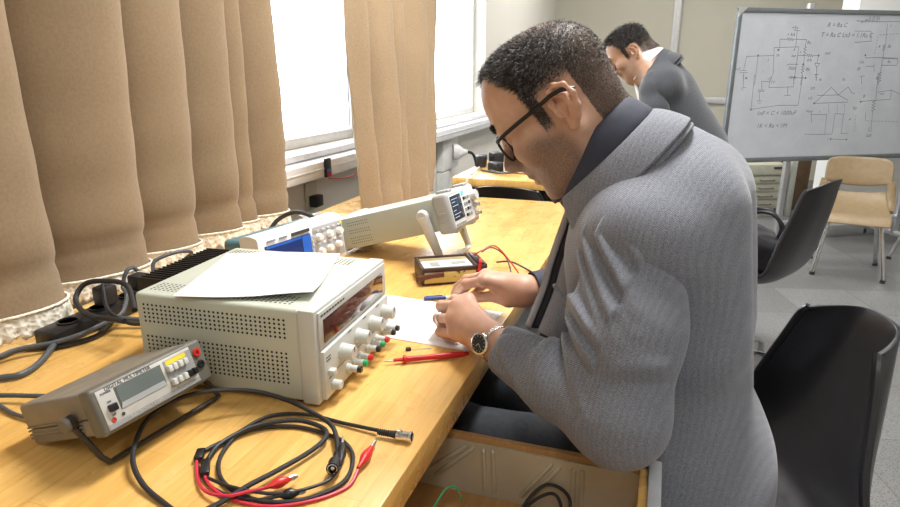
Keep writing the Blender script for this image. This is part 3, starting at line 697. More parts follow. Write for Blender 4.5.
for i in range(4):
    b = MB(); b.lathe([(.016, .0), (.019, .001), (.019, .004), (.016, .004), (.016, .0005), (0, .0005)], Matrix.Translation((0, -.11 + i * .073, .0295)) @ Matrix.Rotation(-PI / 2, 4, 'Y'), 18); b.build('socket', BLK, ps)
b = MB(); b.box((0, -.018, .052), (.034, .034, .040), .006); b.build('plug', BLKR, ps)
b = MB(); b.box((0, .072, .050), (.034, .034, .036), .006); b.build('plug', BLKR, ps)

# drawer contents
b = MB(); b.tube(catmull([(-.156, .745, .5615), (-.159, .775, .568), (-.15, .805, .585), (-.127, .822, .607), (-.101, .822, .607), (-.084, .804, .598), (-.09, .775, .572), (-.1, .74, .5615), (-.14, .73, .5615), (-.15, .78, .585), (-.121, .812, .600), (-.102, .81, .596), (-.092, .78, .575), (-.1, .72, .5615)], 8), .0026, 8)
tag(b.build('coiled_cable', BLKR), 'coiled black cable lying in the open drawer', 'cable')
gw = thing('jumper_wire', 'green wire with a stripped copper end lying in the open drawer', 'wire', (-.26, .75, .556))
b = MB(); b.M = Matrix.Translation((.26, -.75, -.556)); b.tube(catmull([(-.29, .71, .560), (-.281, .745, .585), (-.270, .769, .603), (-.257, .775, .606), (-.247, .768, .60), (-.243, .76, .592)], 8), .0017, 8); b.build('insulation', GRN, gw)
b = MB(); b.M = Matrix.Translation((.26, -.75, -.556)); b.tube([(-.243, .76, .592), (-.240, .757, .607), (-.246, .757, .613)], .0009, 6); b.build('copper_end', mat('copper', (.6, .25, .12), .35, .9), gw)
# ------------------------------------------------------------------ curtains
def curtain_mat():
    t = NT('tan_curtain_cloth'); v = t.coord(); n = t.noise(v, 160, 4); m = t.noise(v, 3, 3)
    wv = t.noise(t.coord(scale=(1, 1, .15)), 900, 2)
    c = t.mix(.6, t.ramp(n, [(.3, (.30, .215, .130)), (.7, (.345, .25, .155))]), t.ramp(m, [(.3, .80), (.7, 1.08)]), 'MULTIPLY')
    t.set(Base_Color=c, Roughness=.9); t.b.inputs['Sheen Weight'].default_value = .2; t.b.inputs['Specular IOR Level'].default_value = .15
    t.bump(wv, .25, .0012)
    tr = t.add('ShaderNodeBsdfTranslucent'); mx = t.add('ShaderNodeMixShader'); mx.inputs[0].default_value = .10
    t.link(c, tr.inputs['Color']); t.link(t.b.outputs[0], mx.inputs[1]); t.link(tr.outputs[0], mx.inputs[2])
    out = next(n_ for n_ in t.n if n_.type == 'OUTPUT_MATERIAL'); t.link(mx.outputs[0], out.inputs['Surface']); return t.m
CUR = curtain_mat()
def lace_mat():
    t = NT('cream_lace'); v = t.coord(); vo = t.add('ShaderNodeTexVoronoi'); t.link(v, vo.inputs['Vector']); vo.inputs['Scale'].default_value = 95
    c = t.ramp(vo.outputs['Distance'], [(.1, (.58, .50, .37)), (.45, (.84, .78, .66))]); t.set(Base_Color=c, Roughness=.85); t.bump(vo.outputs['Distance'], .8, .004); return t.m
LACE = lace_mat()
def fold_path(vals, xc, amp, n=26):
    """plan view of a hung curtain: rounded folds with sharp valleys at the given y"""
    out = []
    for (a, c) in zip(vals, vals[1:]):
        for i in range(n):
            u = i / n; k = amp * (min(1.25, (c - a) / .22) if xc else min(1.2, (c - a) / .18))
            out.append((a + (c - a) * (u + .42 * math.sin(PI * u) * u), xc + k * (math.sin(PI * u ** 1.15) ** .8 - .45)))
    out.append((vals[-1], xc - .35 * amp * .6)); return out
def curtain(name, label, vals, xc, amp, z0, z1, lace, seed, pull=None):
    path = fold_path(vals, xc, amp); n = len(path); b = MB(); nz = 46
    r = rnd_(seed)
    def pt(u, v):
        i = min(n - 1, round(u * (n - 1))); y, x = path[i]; zb = z0; z = zb + (z1 - zb) * v ** 1.6
        w = .016 * r(y * 9, z * 3) + .012 * r(y * 22, z * 7 + 4) + .004 * math.exp(-(z - z0) * 3) * math.sin(z * 40 + 6 * r(y * 6, 2)); hem = -.007 * math.exp(-((z - zb - .075) / .006) ** 2)
        p = V((x + w + hem, y + .010 * r(y * 4 + 7, z * 2.2), z)); return pull(p) if pull else p
    b.grid(pt, n, nz); o = b.build(name, CUR, None, None, solid=.003, off=0); tag(o, label, 'curtain')
    if lace:
        b = MB(); m = n * 3
        def lp(u, v):
            f = u * (n - 1); i = min(n - 2, int(f)); t = f - i; y = path[i][0] * (1 - t) + path[i + 1][0] * t; p = pt(i / (n - 1), 0).lerp(pt((i + 1) / (n - 1), 0), t)
            sc = .010 * abs(math.sin(y * 2 * PI / .085)) + .009 * abs(math.sin(y * 2 * PI / .021 + 1)) ; zz = p.z + .010 - v * (.032 + sc * .8)
            return V((p.x + .006 + .004 * math.sin(y * 300) * v + .006 * v, p.y, zz + .002 * math.sin(y * 500) * v))
        b.grid(lp, m, 8); b.build('lace_trim', LACE, o, None, solid=.003, off=0)
        b = MB(); b.tube([lp(i / (m - 1), 0) + V((.002, 0, 0)) for i in range(0, m, 2)], .0032, 6); b.build('braid', LACE, o, None)
    return o
def rnd_(seed):
    r = np.random.default_rng(seed); K = r.normal(size=(5, 2)); p = r.uniform(0, 6.28, 5)
    return lambda a, c: sum(math.sin(a * k[0] + c * k[1] + q) for k, q in zip(K, p)) / 5
curtain('curtain', 'wide tan curtain with a lace trimmed hem hanging behind the instruments', [.10, .34, .585, .862, 1.105, 1.295, 1.462, 1.548, 1.69], -1.165, .115, .785, 2.72, True, 5)
curtain('curtain', 'narrow gathered tan curtain between the two bright windows behind the function generator', [.02, .11, .31, .46, .72, .90], 0, .15, .748, 2.72, False, 6, lambda p: V((-1.25 + .31 * (2.72 - p.z) / 1.97 + p.x * .75, (2.25 + 1.24 * p.y) * (p.z - .75) / 1.97 + (1.87 + .59 * p.y) * (2.72 - p.z) / 1.97, p.z)))
b = MB(); b.tube([(-1.25, -.4, 2.75), (-1.25, 5.2, 2.75)], .016, 12); b.ball((-1.25, -.4, 2.75), .03); b.ball((-1.25, 5.2, 2.75), .03)
for y in (0, 2.1, 4.8): b.cyl((-1.42, y, 2.75), (-1.25, y, 2.75), .008)
tag(b.build('curtain_rod', STEEL), 'metal curtain rod above the windows', 'curtain rod')

# ------------------------------------------------------------------ wall sockets and plugs
so = thing('wall_socket', 'wall socket under the trunking with a dark plug in it between the two curtains', 'socket', (-1.4199, 2.29, .71))
b = MB(); b.span((0, -.045, -.06), (.012, .045, .06), .004); b.build('plate', mat('cream_plate', (.60, .58, .50), .4), so)
b = MB(); b.span((.012, -.03, -.045), (.05, .03, .005), .006); b.build('plug', BLK, so)
sw = thing('cable_clip', 'small dark fitting with blue and red wires clipped to the white trunking', 'fitting', (-1.3199, 2.27, .82))
b = MB(); b.span((0, -.022, -.02), (.012, .022, .058), .003); b.build('body', BLK, sw)
b = MB(); b.span((.012, -.018, .0), (.0145, .018, .014), .001); b.build('blue_face', mat('blue_plastic_fitting', (.05, .12, .45), .4), sw)
b = MB(); b.span((.012, -.018, -.016), (.0145, .018, -.004), .001); b.build('red_face', RED, sw)
b = MB(); b.tube(catmull([(-1.322, 2.29, .79), (-1.33, 2.5, .765), (-1.335, 2.75, .79), (-1.32, 2.95, .806)], 8), .003, 6); tag(b.build('hanging_wire', RED), 'thin red wire hanging along the white trunking', 'wire')
gs = thing('mains_box', 'white mains box with a plugged in cord on the wall past the narrow curtain', 'socket', (-1.4199, 4.03, .71))
b = MB(); b.span((0, -.16, -.13), (.05, .16, .085), .008); b.build('body', WHT, gs)
b = MB(); b.lathe([(0, 0), (.055, 0), (.055, .03), (.042, .05), (.022, .075), (.015, .10), (0, .10)], frame((.05, .04, -.02), (1, .5, 0)), 18); b.build('plug', WHT, gs)
b = MB(); b.tube(catmull([(.135, .08, -.02), (.17, .12, -.04), (.185, .16, -.14), (.18, .14, -.30), (.16, .10, -.5), (.12, .05, -.70)], 8), .010, 8); b.build('cord', BLKR, gs)
b = MB(); b.span((-1.4199, 3.86, 0), (-1.36, 3.98, .575), .006); tag(b.build('conduit', LGREY), 'grey vertical conduit below the white mains box', 'conduit')
gp = thing('connector', 'fat grey round mains connector lying behind the oscilloscope', 'connector', (-1.03, 1.66, TZ))
b = MB(); b.lathe([(0, 0), (.024, 0), (.026, .01), (.026, .035), (.019, .040), (.017, .075), (.010, .095), (0, .095)], frame((-.02, -.03, .028), (.35, .9, .05)), 18); b.build('body', MGREY, gp)
b = MB(); b.tube(catmull([(.01, .05, .03), (.02, .09, .029), (-.01, .13, .022), (-.05, .14, .012)], 8), .007, 8); b.build('cable', MGREY, gp)
b = MB(); b.tube(catmull([(-1.10, 1.52, .749), (-1.085, 1.56, .79), (-1.04, 1.59, .812), (-.99, 1.60, .80), (-.955, 1.60, .772), (-.93, 1.63, .749), (-.955, 1.665, .747), (-.98, 1.63, .747)], 8), .0065, 8); tag(b.build('coiled_cable', BLKR), 'thick black cable hooped up behind the oscilloscope', 'cable')

# ------------------------------------------------------------------ second desk with gear
d2 = thing('workbench', 'second wooden workbench across the room holding black adapters and a white box', 'table', (-.5, 3.1, 0))
b = MB(); b.M = rel(d2); b.span((-.94, 2.78, .70), (-.02, 3.45, TZ), .003); b.build('tabletop', WOOD, d2)
b = MB(); b.M = rel(d2); b.span((-.90, 2.84, .62), (-.06, 2.86, .70)); b.build('apron', DARKM, d2)
for x in (-.9, -.06):
    for y in (2.83, 3.41):
        b = MB(); b.M = rel(d2); b.span((x - .02, y - .02, 0), (x + .02, y + .02, .70), .003); b.build('leg', DARKM, d2)
b = MB(); b.M = rel(d2); b.span((-.88, 3.38, .05), (-.08, 3.40, .70)); b.build('back_panel', DARKM, d2)
for i, (x, y, s, lb) in enumerate(((-.905, 3.16, (.055, .09, .06), 'black power adapter at the left end of the second workbench'), (-.83, 3.18, (.06, .09, .075), 'taller black power adapter beside the first on the second workbench'), (-.79, 3.03, (.055, .08, .045), 'low black adapter in front of the others on the second workbench'))):
    a = thing('power_adapter', lb, 'adapter', (x, y, TZ), (0, 0, rad(12 + 20 * i)), 'adapters on the second workbench')
    b = MB(); b.box((0, 0, s[2] / 2), s, .007); b.build('body', BLK, a)
    b = MB(); b.cyl((0, s[1] / 2, s[2] * .5), (0, s[1] / 2 + .025, s[2] * .5), .009, .006, 10); b.build('strain_relief', BLKR, a)
wb = thing('white_device', 'small white box with a dark front on the second workbench', 'device', (-.67, 3.02, TZ), (0, 0, rad(-10)))
b = MB(); b.box((0, 0, .032), (.13, .10, .056), .006); b.build('body', WHT, wb)
b = MB(); b.span((-.055, -.0515, .012), (.02, -.0495, .05), .001); b.build('dark_front', BLK, wb)
b = MB(); b.box((0, 0, .002), (.11, .08, .004), .001); b.build('foot_plate', BLKR, wb)
for i, pts in enumerate(([(-.88, 3.06, .745), (-.84, 2.98, .748), (-.76, 2.93, .747), (-.71, 2.92, .75)], [(-.885, 3.05, .752), (-.87, 2.93, .752), (-.855, 2.84, .75), (-.86, 2.765, .735), (-.865, 2.76, .55), (-.85, 2.76, .30)], [(-.79, 2.93, .756), (-.71, 2.88, .755), (-.66, 2.92, .757)])):
    b = MB(); b.tube(catmull(pts, 8), .0045, 8); tag(b.build('signal_cable', [BLKR, LGREY, GRYC][i]), ['black cable lying on the second workbench by the adapters', 'pale cable hanging over the front edge of the second workbench', 'grey cable curling before the white box on the second workbench'][i], 'cable')

# ------------------------------------------------------------------ chairs
SHELL = mat('black_moulded_plastic', (.013, .013, .016), .32, var=.1, scale=40); CHRM = mat('chromed_tube', (.62, .63, .65), .2, 1)
PROF = [(.235, .405), (.225, .435), (.17, .452), (.06, .445), (-.06, .435), (-.14, .442), (-.19, .475), (-.22, .54), (-.243, .62), (-.262, .70), (-.275, .775), (-.282, .80)]
def shell_mesh(wt, curl, flare=0):
    P = catmull([(x, 0, z) for x, z in PROF], 4); n = len(P)
    def f(u, v):
        i = round(v * (n - 1)); p = P[i]; s = i / (n - 1); a = (u - .5) * 2
        wd = (.225 - (.225 - wt) * sstep(.55, 1, s)); back = sstep(.45, .75, s); e = abs(a) ** 3.2
        top = s > .8; zz = p.z - .022 * abs(a) ** 2.6 * sstep(.8, 1, s)
        return V((p.x + (curl + flare * (1 - sstep(.62, 1, s))) * e * back, a * wd, zz + (.045 + flare * .5) * e * (1 - back) * sstep(0, .2, s)))
    b = MB(); b.grid(f, 33, n); return b
def shell_chair(label, loc, rz, base, wt=.19, curl=.07, dz=0, flare=0, rec=0, tall=1):
    c = thing('shell_chair', label, 'chair', (loc[0], loc[1], 0), (0, 0, rz))
    b = shell_mesh(wt, curl, flare); b.v = [(x - rec * max(0, z - .46), y, dz + (z if z < .46 else .46 + (z - .46) * tall)) for x, y, z in b.v]; o = b.build('shell', SHELL, c, None, solid=.008, off=0); bv = o.modifiers.new('b', 'BEVEL'); bv.width = .003; bv.segments = 2; bv.limit_method = 'ANGLE'
    P = catmull([(x, 0, z) for x, z in PROF], 4); b = MB()
    def edge(sg):
        n = len(P); pts = []
        for i, p in enumerate(P):
            s = i / (n - 1); wd = (.225 - (.225 - wt) * float(sstep(.55, 1, s))); back = float(sstep(.45, .75, s)); pts.append(V((p.x + (curl + flare * float(1 - sstep(.62, 1, s))) * back, sg * wd, p.z - .022 * float(sstep(.8, 1, s)) + (.045 + flare * .5) * (1 - back) * float(sstep(0, .2, s)) + dz)))
        return pts
    for sg in (1, -1):
        b = MB(); b.tube([V((p.x - rec * max(0, p.z - dz - .46), p.y, p.z if p.z - dz < .46 else dz + .46 + (p.z - dz - .46) * tall)) for p in edge(sg)], .008, 8); b.build('rim', SHELL, o)
    if base == 'swivel':
        b = MB(); b.cyl((0, 0, .10), (0, 0, .44 + dz), .020, .020, 18); col = b.build('column', LGREY, c)
        b = MB(); b.cyl((0, 0, .34), (0, 0, .375), .0206, .0206, 18); b.build('red_band', RED, col); b = MB(); b.cyl((0, 0, .29), (0, 0, .315), .0206, .0206, 18); b.build('white_band', WHT, col)
        b = MB(); b.cyl((0, 0, .02), (0, 0, .13), .030, .026, 18); b.build('hub', CHRM, c)
        for k in range(5):
            a = 2 * PI * k / 5 + rad(-170); q = lambda r, z: V((r * math.cos(a), r * math.sin(a), z))
            b = MB(); b.tube(catmull([q(.02, .055), q(.10, .095), q(.19, .085), q(.24, .055), q(.245, .012)], 6), .0125, 10); l = b.build('leg', CHRM, c)
            b = MB(); b.cyl(q(.245, 0), q(.245, .014), .017, .015, 12); b.build('glide', BLKR, l)
    else:
        for sx in (1, -1):
            for sy in (1, -1):
                b = MB(); b.tube(catmull([(sx * .06 - .01, sy * .10, .425), (sx * .13 - .01, sy * .17, .415), (sx * .16 - .01, sy * .19, .37), (sx * .20 - .01, sy * .215, .02)], 6), .011, 10); l = b.build('leg', CHRM, c)
                b = MB(); b.cyl((sx * .2005 - .01, sy * .2155, 0), (sx * .2005 - .01, sy * .2155, .024), .014, .013, 12); b.build('rubber_foot', BLKR, l)
    return c
# ------------------------------------------------------------------ what is written on the whiteboard (along the board, height)
DRAW = [[(0.373,1.473),(0.419,1.473)],[(0.396,1.473),(0.403,1.37)],[(0.287,1.369),(0.279,1.42),(0.333,1.42)],[(0.333,1.42),(0.335,1.429),(0.345,1.412),(0.349,1.429),(0.36,1.412),(0.364,1.429),(0.374,1.412),(0.377,1.421)],[(0.377,1.421),(0.476,1.419),(0.471,1.378)],[(0.471,1.378),(0.483,1.373),(0.463,1.365),(0.485,1.355),(0.465,1.346),(0.487,1.336),(0.467,1.327),(0.478,1.322)],[(0.478,1.322),(0.479,1.271)],[(0.477,1.264),(0.488,1.258),(0.468,1.252),(0.49,1.241),(0.469,1.235),(0.491,1.224),(0.47,1.218),(0.481,1.212)],[(0.481,1.212),(0.48,1.14)],[(0.247,1.369),(0.425,1.375)],[(0.247,1.369),(0.264,1.214),(0.252,1.165)],[(0.425,1.375),(0.427,1.268),(0.426,1.145)],[(0.365,1.258),(0.363,1.268),(0.439,1.268)],[(0.383,1.185),(0.502,1.183)],[(0.057,1.315),(0.25,1.321)],[(0.057,1.315),(0.047,1.229)],[(0.138,1.32),(0.141,1.141)],[(0.019,1.229),(0.07,1.229)],[(0.021,1.216),(0.078,1.216)],[(0.05,1.215),(0.058,1.142)],[(0.049,1.202),(0.061,1.124)],[(0.041,1.12),(0.08,1.124)],[(0.051,1.108),(0.064,1.109)],[(0.429,1.322),(0.494,1.322)],[(0.494,1.322),(0.496,1.332),(0.507,1.313),(0.511,1.332),(0.523,1.313),(0.527,1.332),(0.539,1.313),(0.541,1.322)],[(0.541,1.322),(0.582,1.323),(0.58,1.274)],[(0.562,1.274),(0.601,1.274),(0.582,1.249),(0.562,1.274)],[(0.573,1.204),(0.605,1.204)],[(0.582,1.249),(0.595,1.165)],[(0.247,1.16),(0.189,1.162),(0.197,1.111)],[(0.169,1.108),(0.215,1.108)],[(0.174,1.099),(0.217,1.1)],[(0.185,1.099),(0.19,1.042)],[(0.172,1.039),(0.209,1.041)],[(0.185,1.026),(0.205,1.027)],[(0.248,1.192),(0.248,1.123),(0.429,1.127),(0.423,1.191)],[(0.388,1.125),(0.393,1.074)],[(0.373,1.072),(0.415,1.074)],[(0.131,1.202),(0.138,0.986),(0.331,1.01),(0.486,1.009),(0.487,1.201)],[(0.569,0.819),(0.693,0.815)],[(0.598,0.958),(0.609,0.896)],[(0.828,1.475),(0.949,1.476),(0.963,1.414),(0.837,1.405)],[(0.826,1.54),(0.869,1.534),(0.865,1.524),(0.902,1.549),(0.889,1.527),(0.929,1.564),(0.913,1.528),(0.958,1.569),(0.942,1.532),(0.983,1.567),(0.978,1.536),(0.996,1.565),(1.003,1.535),(1.162,1.538)],[(0.833,1.536),(0.904,1.539),(1.003,1.533)],[(1.066,1.524),(1.072,1.459),(1.081,1.397)],[(1.072,1.395),(1.083,1.39),(1.061,1.386),(1.085,1.377),(1.062,1.373),(1.086,1.364),(1.063,1.359),(1.075,1.355)],[(1.075,1.355),(1.081,1.313)],[(0.943,1.31),(1.085,1.312),(1.199,1.308)],[(1.078,1.305),(1.199,1.306),(1.203,1.263),(1.08,1.263),(1.078,1.305)],[(1.078,1.263),(1.084,1.219)],[(1.075,1.219),(1.091,1.214),(1.062,1.208),(1.093,1.198),(1.064,1.191),(1.096,1.181),(1.066,1.175),(1.098,1.165),(1.068,1.158),(1.084,1.153)],[(1.084,1.153),(1.081,1.138)],[(0.961,1.257),(1.024,1.255)],[(1.019,1.273),(1.03,1.224)],[(0.939,1.189),(0.949,1.143)],[(0.926,1.192),(0.962,1.196)],[(1.021,1.453),(1.033,1.454)],[(1.047,1.455),(1.059,1.456)],[(1.072,1.457),(1.084,1.458)],[(1.098,1.459),(1.11,1.46)],[(1.123,1.46),(1.135,1.462)],[(1.149,1.462),(1.161,1.463)],[(1.011,1.443),(1.011,1.434)],[(1.011,1.424),(1.011,1.414)],[(1.011,1.404),(1.01,1.394)],[(1.01,1.384),(1.01,1.374)],[(1.01,1.365),(1.009,1.355)],[(1.009,1.345),(1.009,1.335)],[(0.606,1.02),(0.72,1.123),(0.782,1.074),(0.848,1.125),(0.883,1.087),(0.909,1.081)],[(0.606,1.02),(0.869,1.026)],[(0.621,1.071),(0.779,1.073)],[(0.782,1.074),(0.866,1.038)],[(0.59,0.948),(0.718,0.947),(0.728,0.816),(0.785,0.815),(0.783,0.951),(0.85,0.947),(0.856,0.819),(0.913,0.815)],[(0.614,0.817),(0.728,0.815)],[(0.788,0.783),(0.909,0.775)],[(0.584,1.201),(0.593,1.171)],[(0.721,1.014),(0.721,1.006)],[(0.724,0.999),(0.724,0.992)],[(0.727,0.985),(0.727,0.977)],[(0.729,0.97),(0.73,0.963)],[(0.732,0.956),(0.733,0.948)],[(0.787,1.013),(0.788,1.006)],[(0.79,0.998),(0.79,0.991)],[(0.793,0.984),(0.793,0.977)],[(0.796,0.969),(0.796,0.962)],[(0.799,0.955),(0.799,0.948)],[(0.844,1.012),(0.845,1.005)],[(0.847,0.998),(0.848,0.991)],[(0.85,0.983),(0.851,0.976)],[(0.853,0.969),(0.854,0.961)],[(0.856,0.954),(0.857,0.947)],[(0.95,0.938),(0.95,0.928)],[(0.952,0.915),(0.952,0.905)],[(0.955,0.892),(0.955,0.881)],[(0.957,0.869),(0.957,0.858)],[(0.96,0.845),(0.959,0.835)],[(1.067,1.201),(1.085,1.041)],[(1.073,1.036),(1.088,1.03),(1.06,1.024),(1.09,1.012),(1.062,1.005),(1.092,0.994),(1.064,0.987),(1.094,0.975),(1.066,0.969),(1.081,0.963)],[(1.077,0.963),(1.092,0.857)],[(0.968,1.029),(1.079,1.036),(1.199,1.04)],[(1.093,1.088),(1.197,1.103),(1.239,1.087),(1.275,1.071)],[(1.197,1.103),(1.203,1.04)],[(1.022,0.953),(1.034,0.9)],[(1.044,0.899),(1.06,0.899)],[(1.074,0.898),(1.089,0.898)],[(1.103,0.897),(1.119,0.897)],[(1.133,0.896),(1.149,0.896)],[(1.163,0.895),(1.178,0.895)],[(1.193,0.894),(1.208,0.894)],[(1.222,0.893),(1.238,0.893)],[(1.252,0.892),(1.268,0.892)],[(1.283,0.891),(1.298,0.891)],[(1.097,0.841),(1.095,0.833),(1.088,0.829),(1.078,0.831),(1.07,0.837),(1.069,0.845),(1.074,0.851),(1.083,0.853),(1.092,0.848),(1.097,0.841)]]
WORDS = [(0.376, 1.489, '+5v', 0.03),(0.354, 1.448, '+ RA', 0.028),(0.496, 1.402, 'Ra', 0.028),(0.282, 1.355, '4', 0.021),(0.394, 1.357, '8', 0.021),(0.278, 1.321, '7R', 0.023),(0.395, 1.32, 'out', 0.023),(0.441, 1.339, '3', 0.021),(0.214, 1.292, '2', 0.023),(0.397, 1.241, '7555', 0.028),(0.413, 1.185, 'THR', 0.025),(-0.015, 1.267, 'C', 0.028),(0.004, 1.239, '1uF', 0.025),(0.516, 1.236, 'Rb', 0.028),(0.517, 1.293, '47k', 0.025),(0.271, 1.157, 'CV', 0.023),(0.33, 0.96, '1nF < C < 1000uF', 0.039),(0.308, 0.878, '1K < Ra < 1M', 0.039),(0.233, 1.177, '5', 0.018),(0.578, 0.969, 'Vout', 0.025),(0.574, 1.116, '2/3', 0.025),(0.568, 1.053, '1/3', 0.025),(0.686, 1.51, 'R = Ra C', 0.039),(0.77, 1.449, 'T = Ra C Ln3 = 1.1Ra C', 0.039),(0.647, 1.338, 'out', 0.028),(1.112, 1.383, '3k', 0.028),(1.035, 1.38, 'R', 0.025),(0.918, 1.282, 'Cin', 0.025),(0.903, 1.239, '20', 0.025),(1.133, 1.285, 'Ra', 0.025),(1.06, 1.179, 'R', 0.025),(0.97, 1.327, '-', 0.023),(1.094, 1.513, 'a', 0.023),(0.804, 1.171, 'Vc', 0.028),(0.622, 1.171, 'Vc', 0.023),(0.659, 0.966, 't', 0.021),(0.927, 0.986, 'Vp', 0.032),(0.985, 1.063, 'B', 0.028),(1.082, 0.798, '600', 0.028),(1.126, 1.079, 'out', 0.021),(0.905, 0.913, 'A', 0.025),(0.758, 0.778, 'T', 0.021)]
DOTS = [(0.138, 1.32),(0.278, 1.355),(0.074, 1.182),(0.511, 1.182),(0.582, 1.323),(0.478, 1.268),(0.138, 0.986),(0.939, 1.326),(0.606, 1.02),(0.968, 1.027),(0.782, 0.783),(0.909, 0.777)]
BO = V((.395, 4.476, 0)); BD = V((.861, .508, 0)).normalized(); BN = V((BD.y, -BD.x, 0))
MBD = Matrix(((BD.x, 0, BN.x, BO.x), (BD.y, 0, BN.y, BO.y), (0, 1, 0, 0), (0, 0, 0, 1)))          # x along the board, y up, z out of it
bl = 1.78; wbd = thing('whiteboard', 'large whiteboard covered with hand drawn circuit diagrams on a wheeled stand', 'whiteboard', (BO.x, BO.y, 0))
R_ = Matrix.Translation(-V((BO.x, BO.y, 0))) @ MBD
def wbmat():
    t = NT('whiteboard_surface'); v = t.coord(); n = t.noise(v, 5, 6, .6); m = t.noise(v, 34, 5, .7)
    c = t.mix(t.ramp(m, [(.62, 0.0), (.74, .30)]), t.ramp(n, [(.3, (.48, .52, .575)), (.7, (.56, .595, .645))]), (.32, .34, .40)); t.set(Base_Color=c, Roughness=.22); return t.m
b = MB(); b.M = R_; b.span((-.02, .66, -.018), (bl, 1.585, 0)); b.build('board', wbmat(), wbd)
FRM = mat('grey_board_frame', (.17, .19, .20), .45, .3)
b = MB(); b.M = R_
b.span((-.04, 1.575, -.022), (bl + .02, 1.605, .008), .005); b.span((-.04, .640, -.022), (bl + .02, .672, .008), .005); b.span((-.04, .64, -.022), (-.012, 1.605, .008), .005); b.span((bl - .008, .64, -.022), (bl + .02, 1.605, .008), .005); b.build('frame', FRM, wbd)
for x, z, q in ((-.04, 1.605, -1), (-.04, .64, 1)):
    b = MB(); b.M = R_; b.prism([(x - .003, z + .003 * -q), (x + .06, z + .003 * -q), (x - .003, z + .06 * q)], .0085, .012, Matrix(((0, 1, 0, 0), (0, 0, 1, 0), (1, 0, 0, 0), (0, 0, 0, 1)))); b.build('corner_cap', mat('pale_corner_cap', (.42, .42, .40), .4), wbd)
b = MB(); b.M = R_
for pl in DRAW:
    for p, q in zip(pl, pl[1:]):
        a, c = V((*p, .0006)), V((*q, .0006)); d_ = c - a
        if d_.length < 1e-4: continue
        n_ = V((-d_.y, d_.x, 0)).normalized() * .0015; d_ = d_.normalized() * .001; b.raw([a - n_ - d_, c - n_ + d_, c + n_ + d_, a + n_ - d_], [(0, 1, 2, 3)])
for x, z in DOTS: b.lathe([(.007, 0), (0, .0008)], Matrix.Translation((x, z, .0004)) @ Matrix.Rotation(-PI / 2, 4, 'Y'), 10)
b.build('circuit_pattern', mat('marker_ink', (.20, .21, .24), .6), wbd, recalc=False)
b = MB()
for x, z, s_, h_ in WORDS: text_mesh(b, s_, h_ * 1.02, R_ @ Matrix.Translation((x, z, .0006)), .0004, shear=.25)
b.build('handwritten_lettering', MATS['marker_ink'], wbd, recalc=False)
for x in (.50, 1.50):
    b = MB(); b.M = R_; b.span((x - .018, .06, -.055), (x + .018, 1.64, -.022), .004); b.build('post', alu, wbd)
    b = MB(); b.M = R_; b.span((x - .018, .062, -.34), (x + .018, .098, .24), .005); ft = b.build('foot_bar', alu, wbd)
    for zz in (-.31, .21):
        b = MB(); b.M = R_; b.cyl((x - .012, .032, zz), (x + .012, .032, zz), .032, .032, 18, .004); b.build('caster', BLKR, ft)
b = MB(); b.M = R_; b.tube([(.5, .20, -.04), (1.5, .20, -.04)], .016, 10); b.build('cross_tube', alu, wbd)

# ------------------------------------------------------------------ far furniture
CREAM = mat('cream_steel', (.52, .51, .40), .5, var=.06); 
cb = thing('drawer_cabinet', 'cream steel cabinet of four shallow drawers under the whiteboard', 'cabinet', (.80, 5.93, 0), (0, 0, rad(22)))
b = MB(); b.span((-.28, -.02, .07), (.21, .36, .37), .004); b.span((-.31, -.05, .37), (.235, .38, .46), .006); b.span((-.24, 0, 0), (.18, .34, .07)); b.build('body', CREAM, cb)
for k in range(4):
    z = .085 + k * .07; b = MB(); b.span((-.12, -.035, z), (.20, -.018, z + .060), .004); dw = b.build('drawer', CREAM, cb)
    b = MB(); b.tube([(.0, -.035, z + .03), (.0, -.055, z + .026), (.12, -.055, z + .026), (.12, -.035, z + .03)], .006, 8); b.build('handle', mat('dark_handle', (.16, .15, .13), .5), dw)
b = MB(); b.span((-.27, -.024, .085), (-.135, -.018, .36)); b.build('bay_shade', mat('shadowed_bay', (.11, .11, .09), .7), cb)  # closed dark slab; the shade of an open bay is put into its colour
b = MB(); b.span((.10, -.055, .42), (.17, -.05, .44)); b.build('label', INK, cb)
b = MB(); b.M = Matrix.Translation((1.02, 6.25, 0)) @ Matrix.Rotation(rad(16), 4, 'Z'); b.span((0, 0, 0), (.26, .03, 1.0), .003); tag(b.build('wooden_board', mat('brown_board', (.16, .095, .05), .6, var=.2, scale=8)), 'brown wooden board standing behind the cream drawer cabinet', 'board')
b = MB(); b.M = Matrix.Translation((1.06, 6.0, 0)) @ Matrix.Rotation(rad(16), 4, 'Z'); b.span((0, 0, 0), (.05, .05, .52), .004); tag(b.build('steel_post', mat('pale_steel_post', (.40, .41, .36), .5)), 'pale upright steel post beside the cream drawer cabinet', 'post')

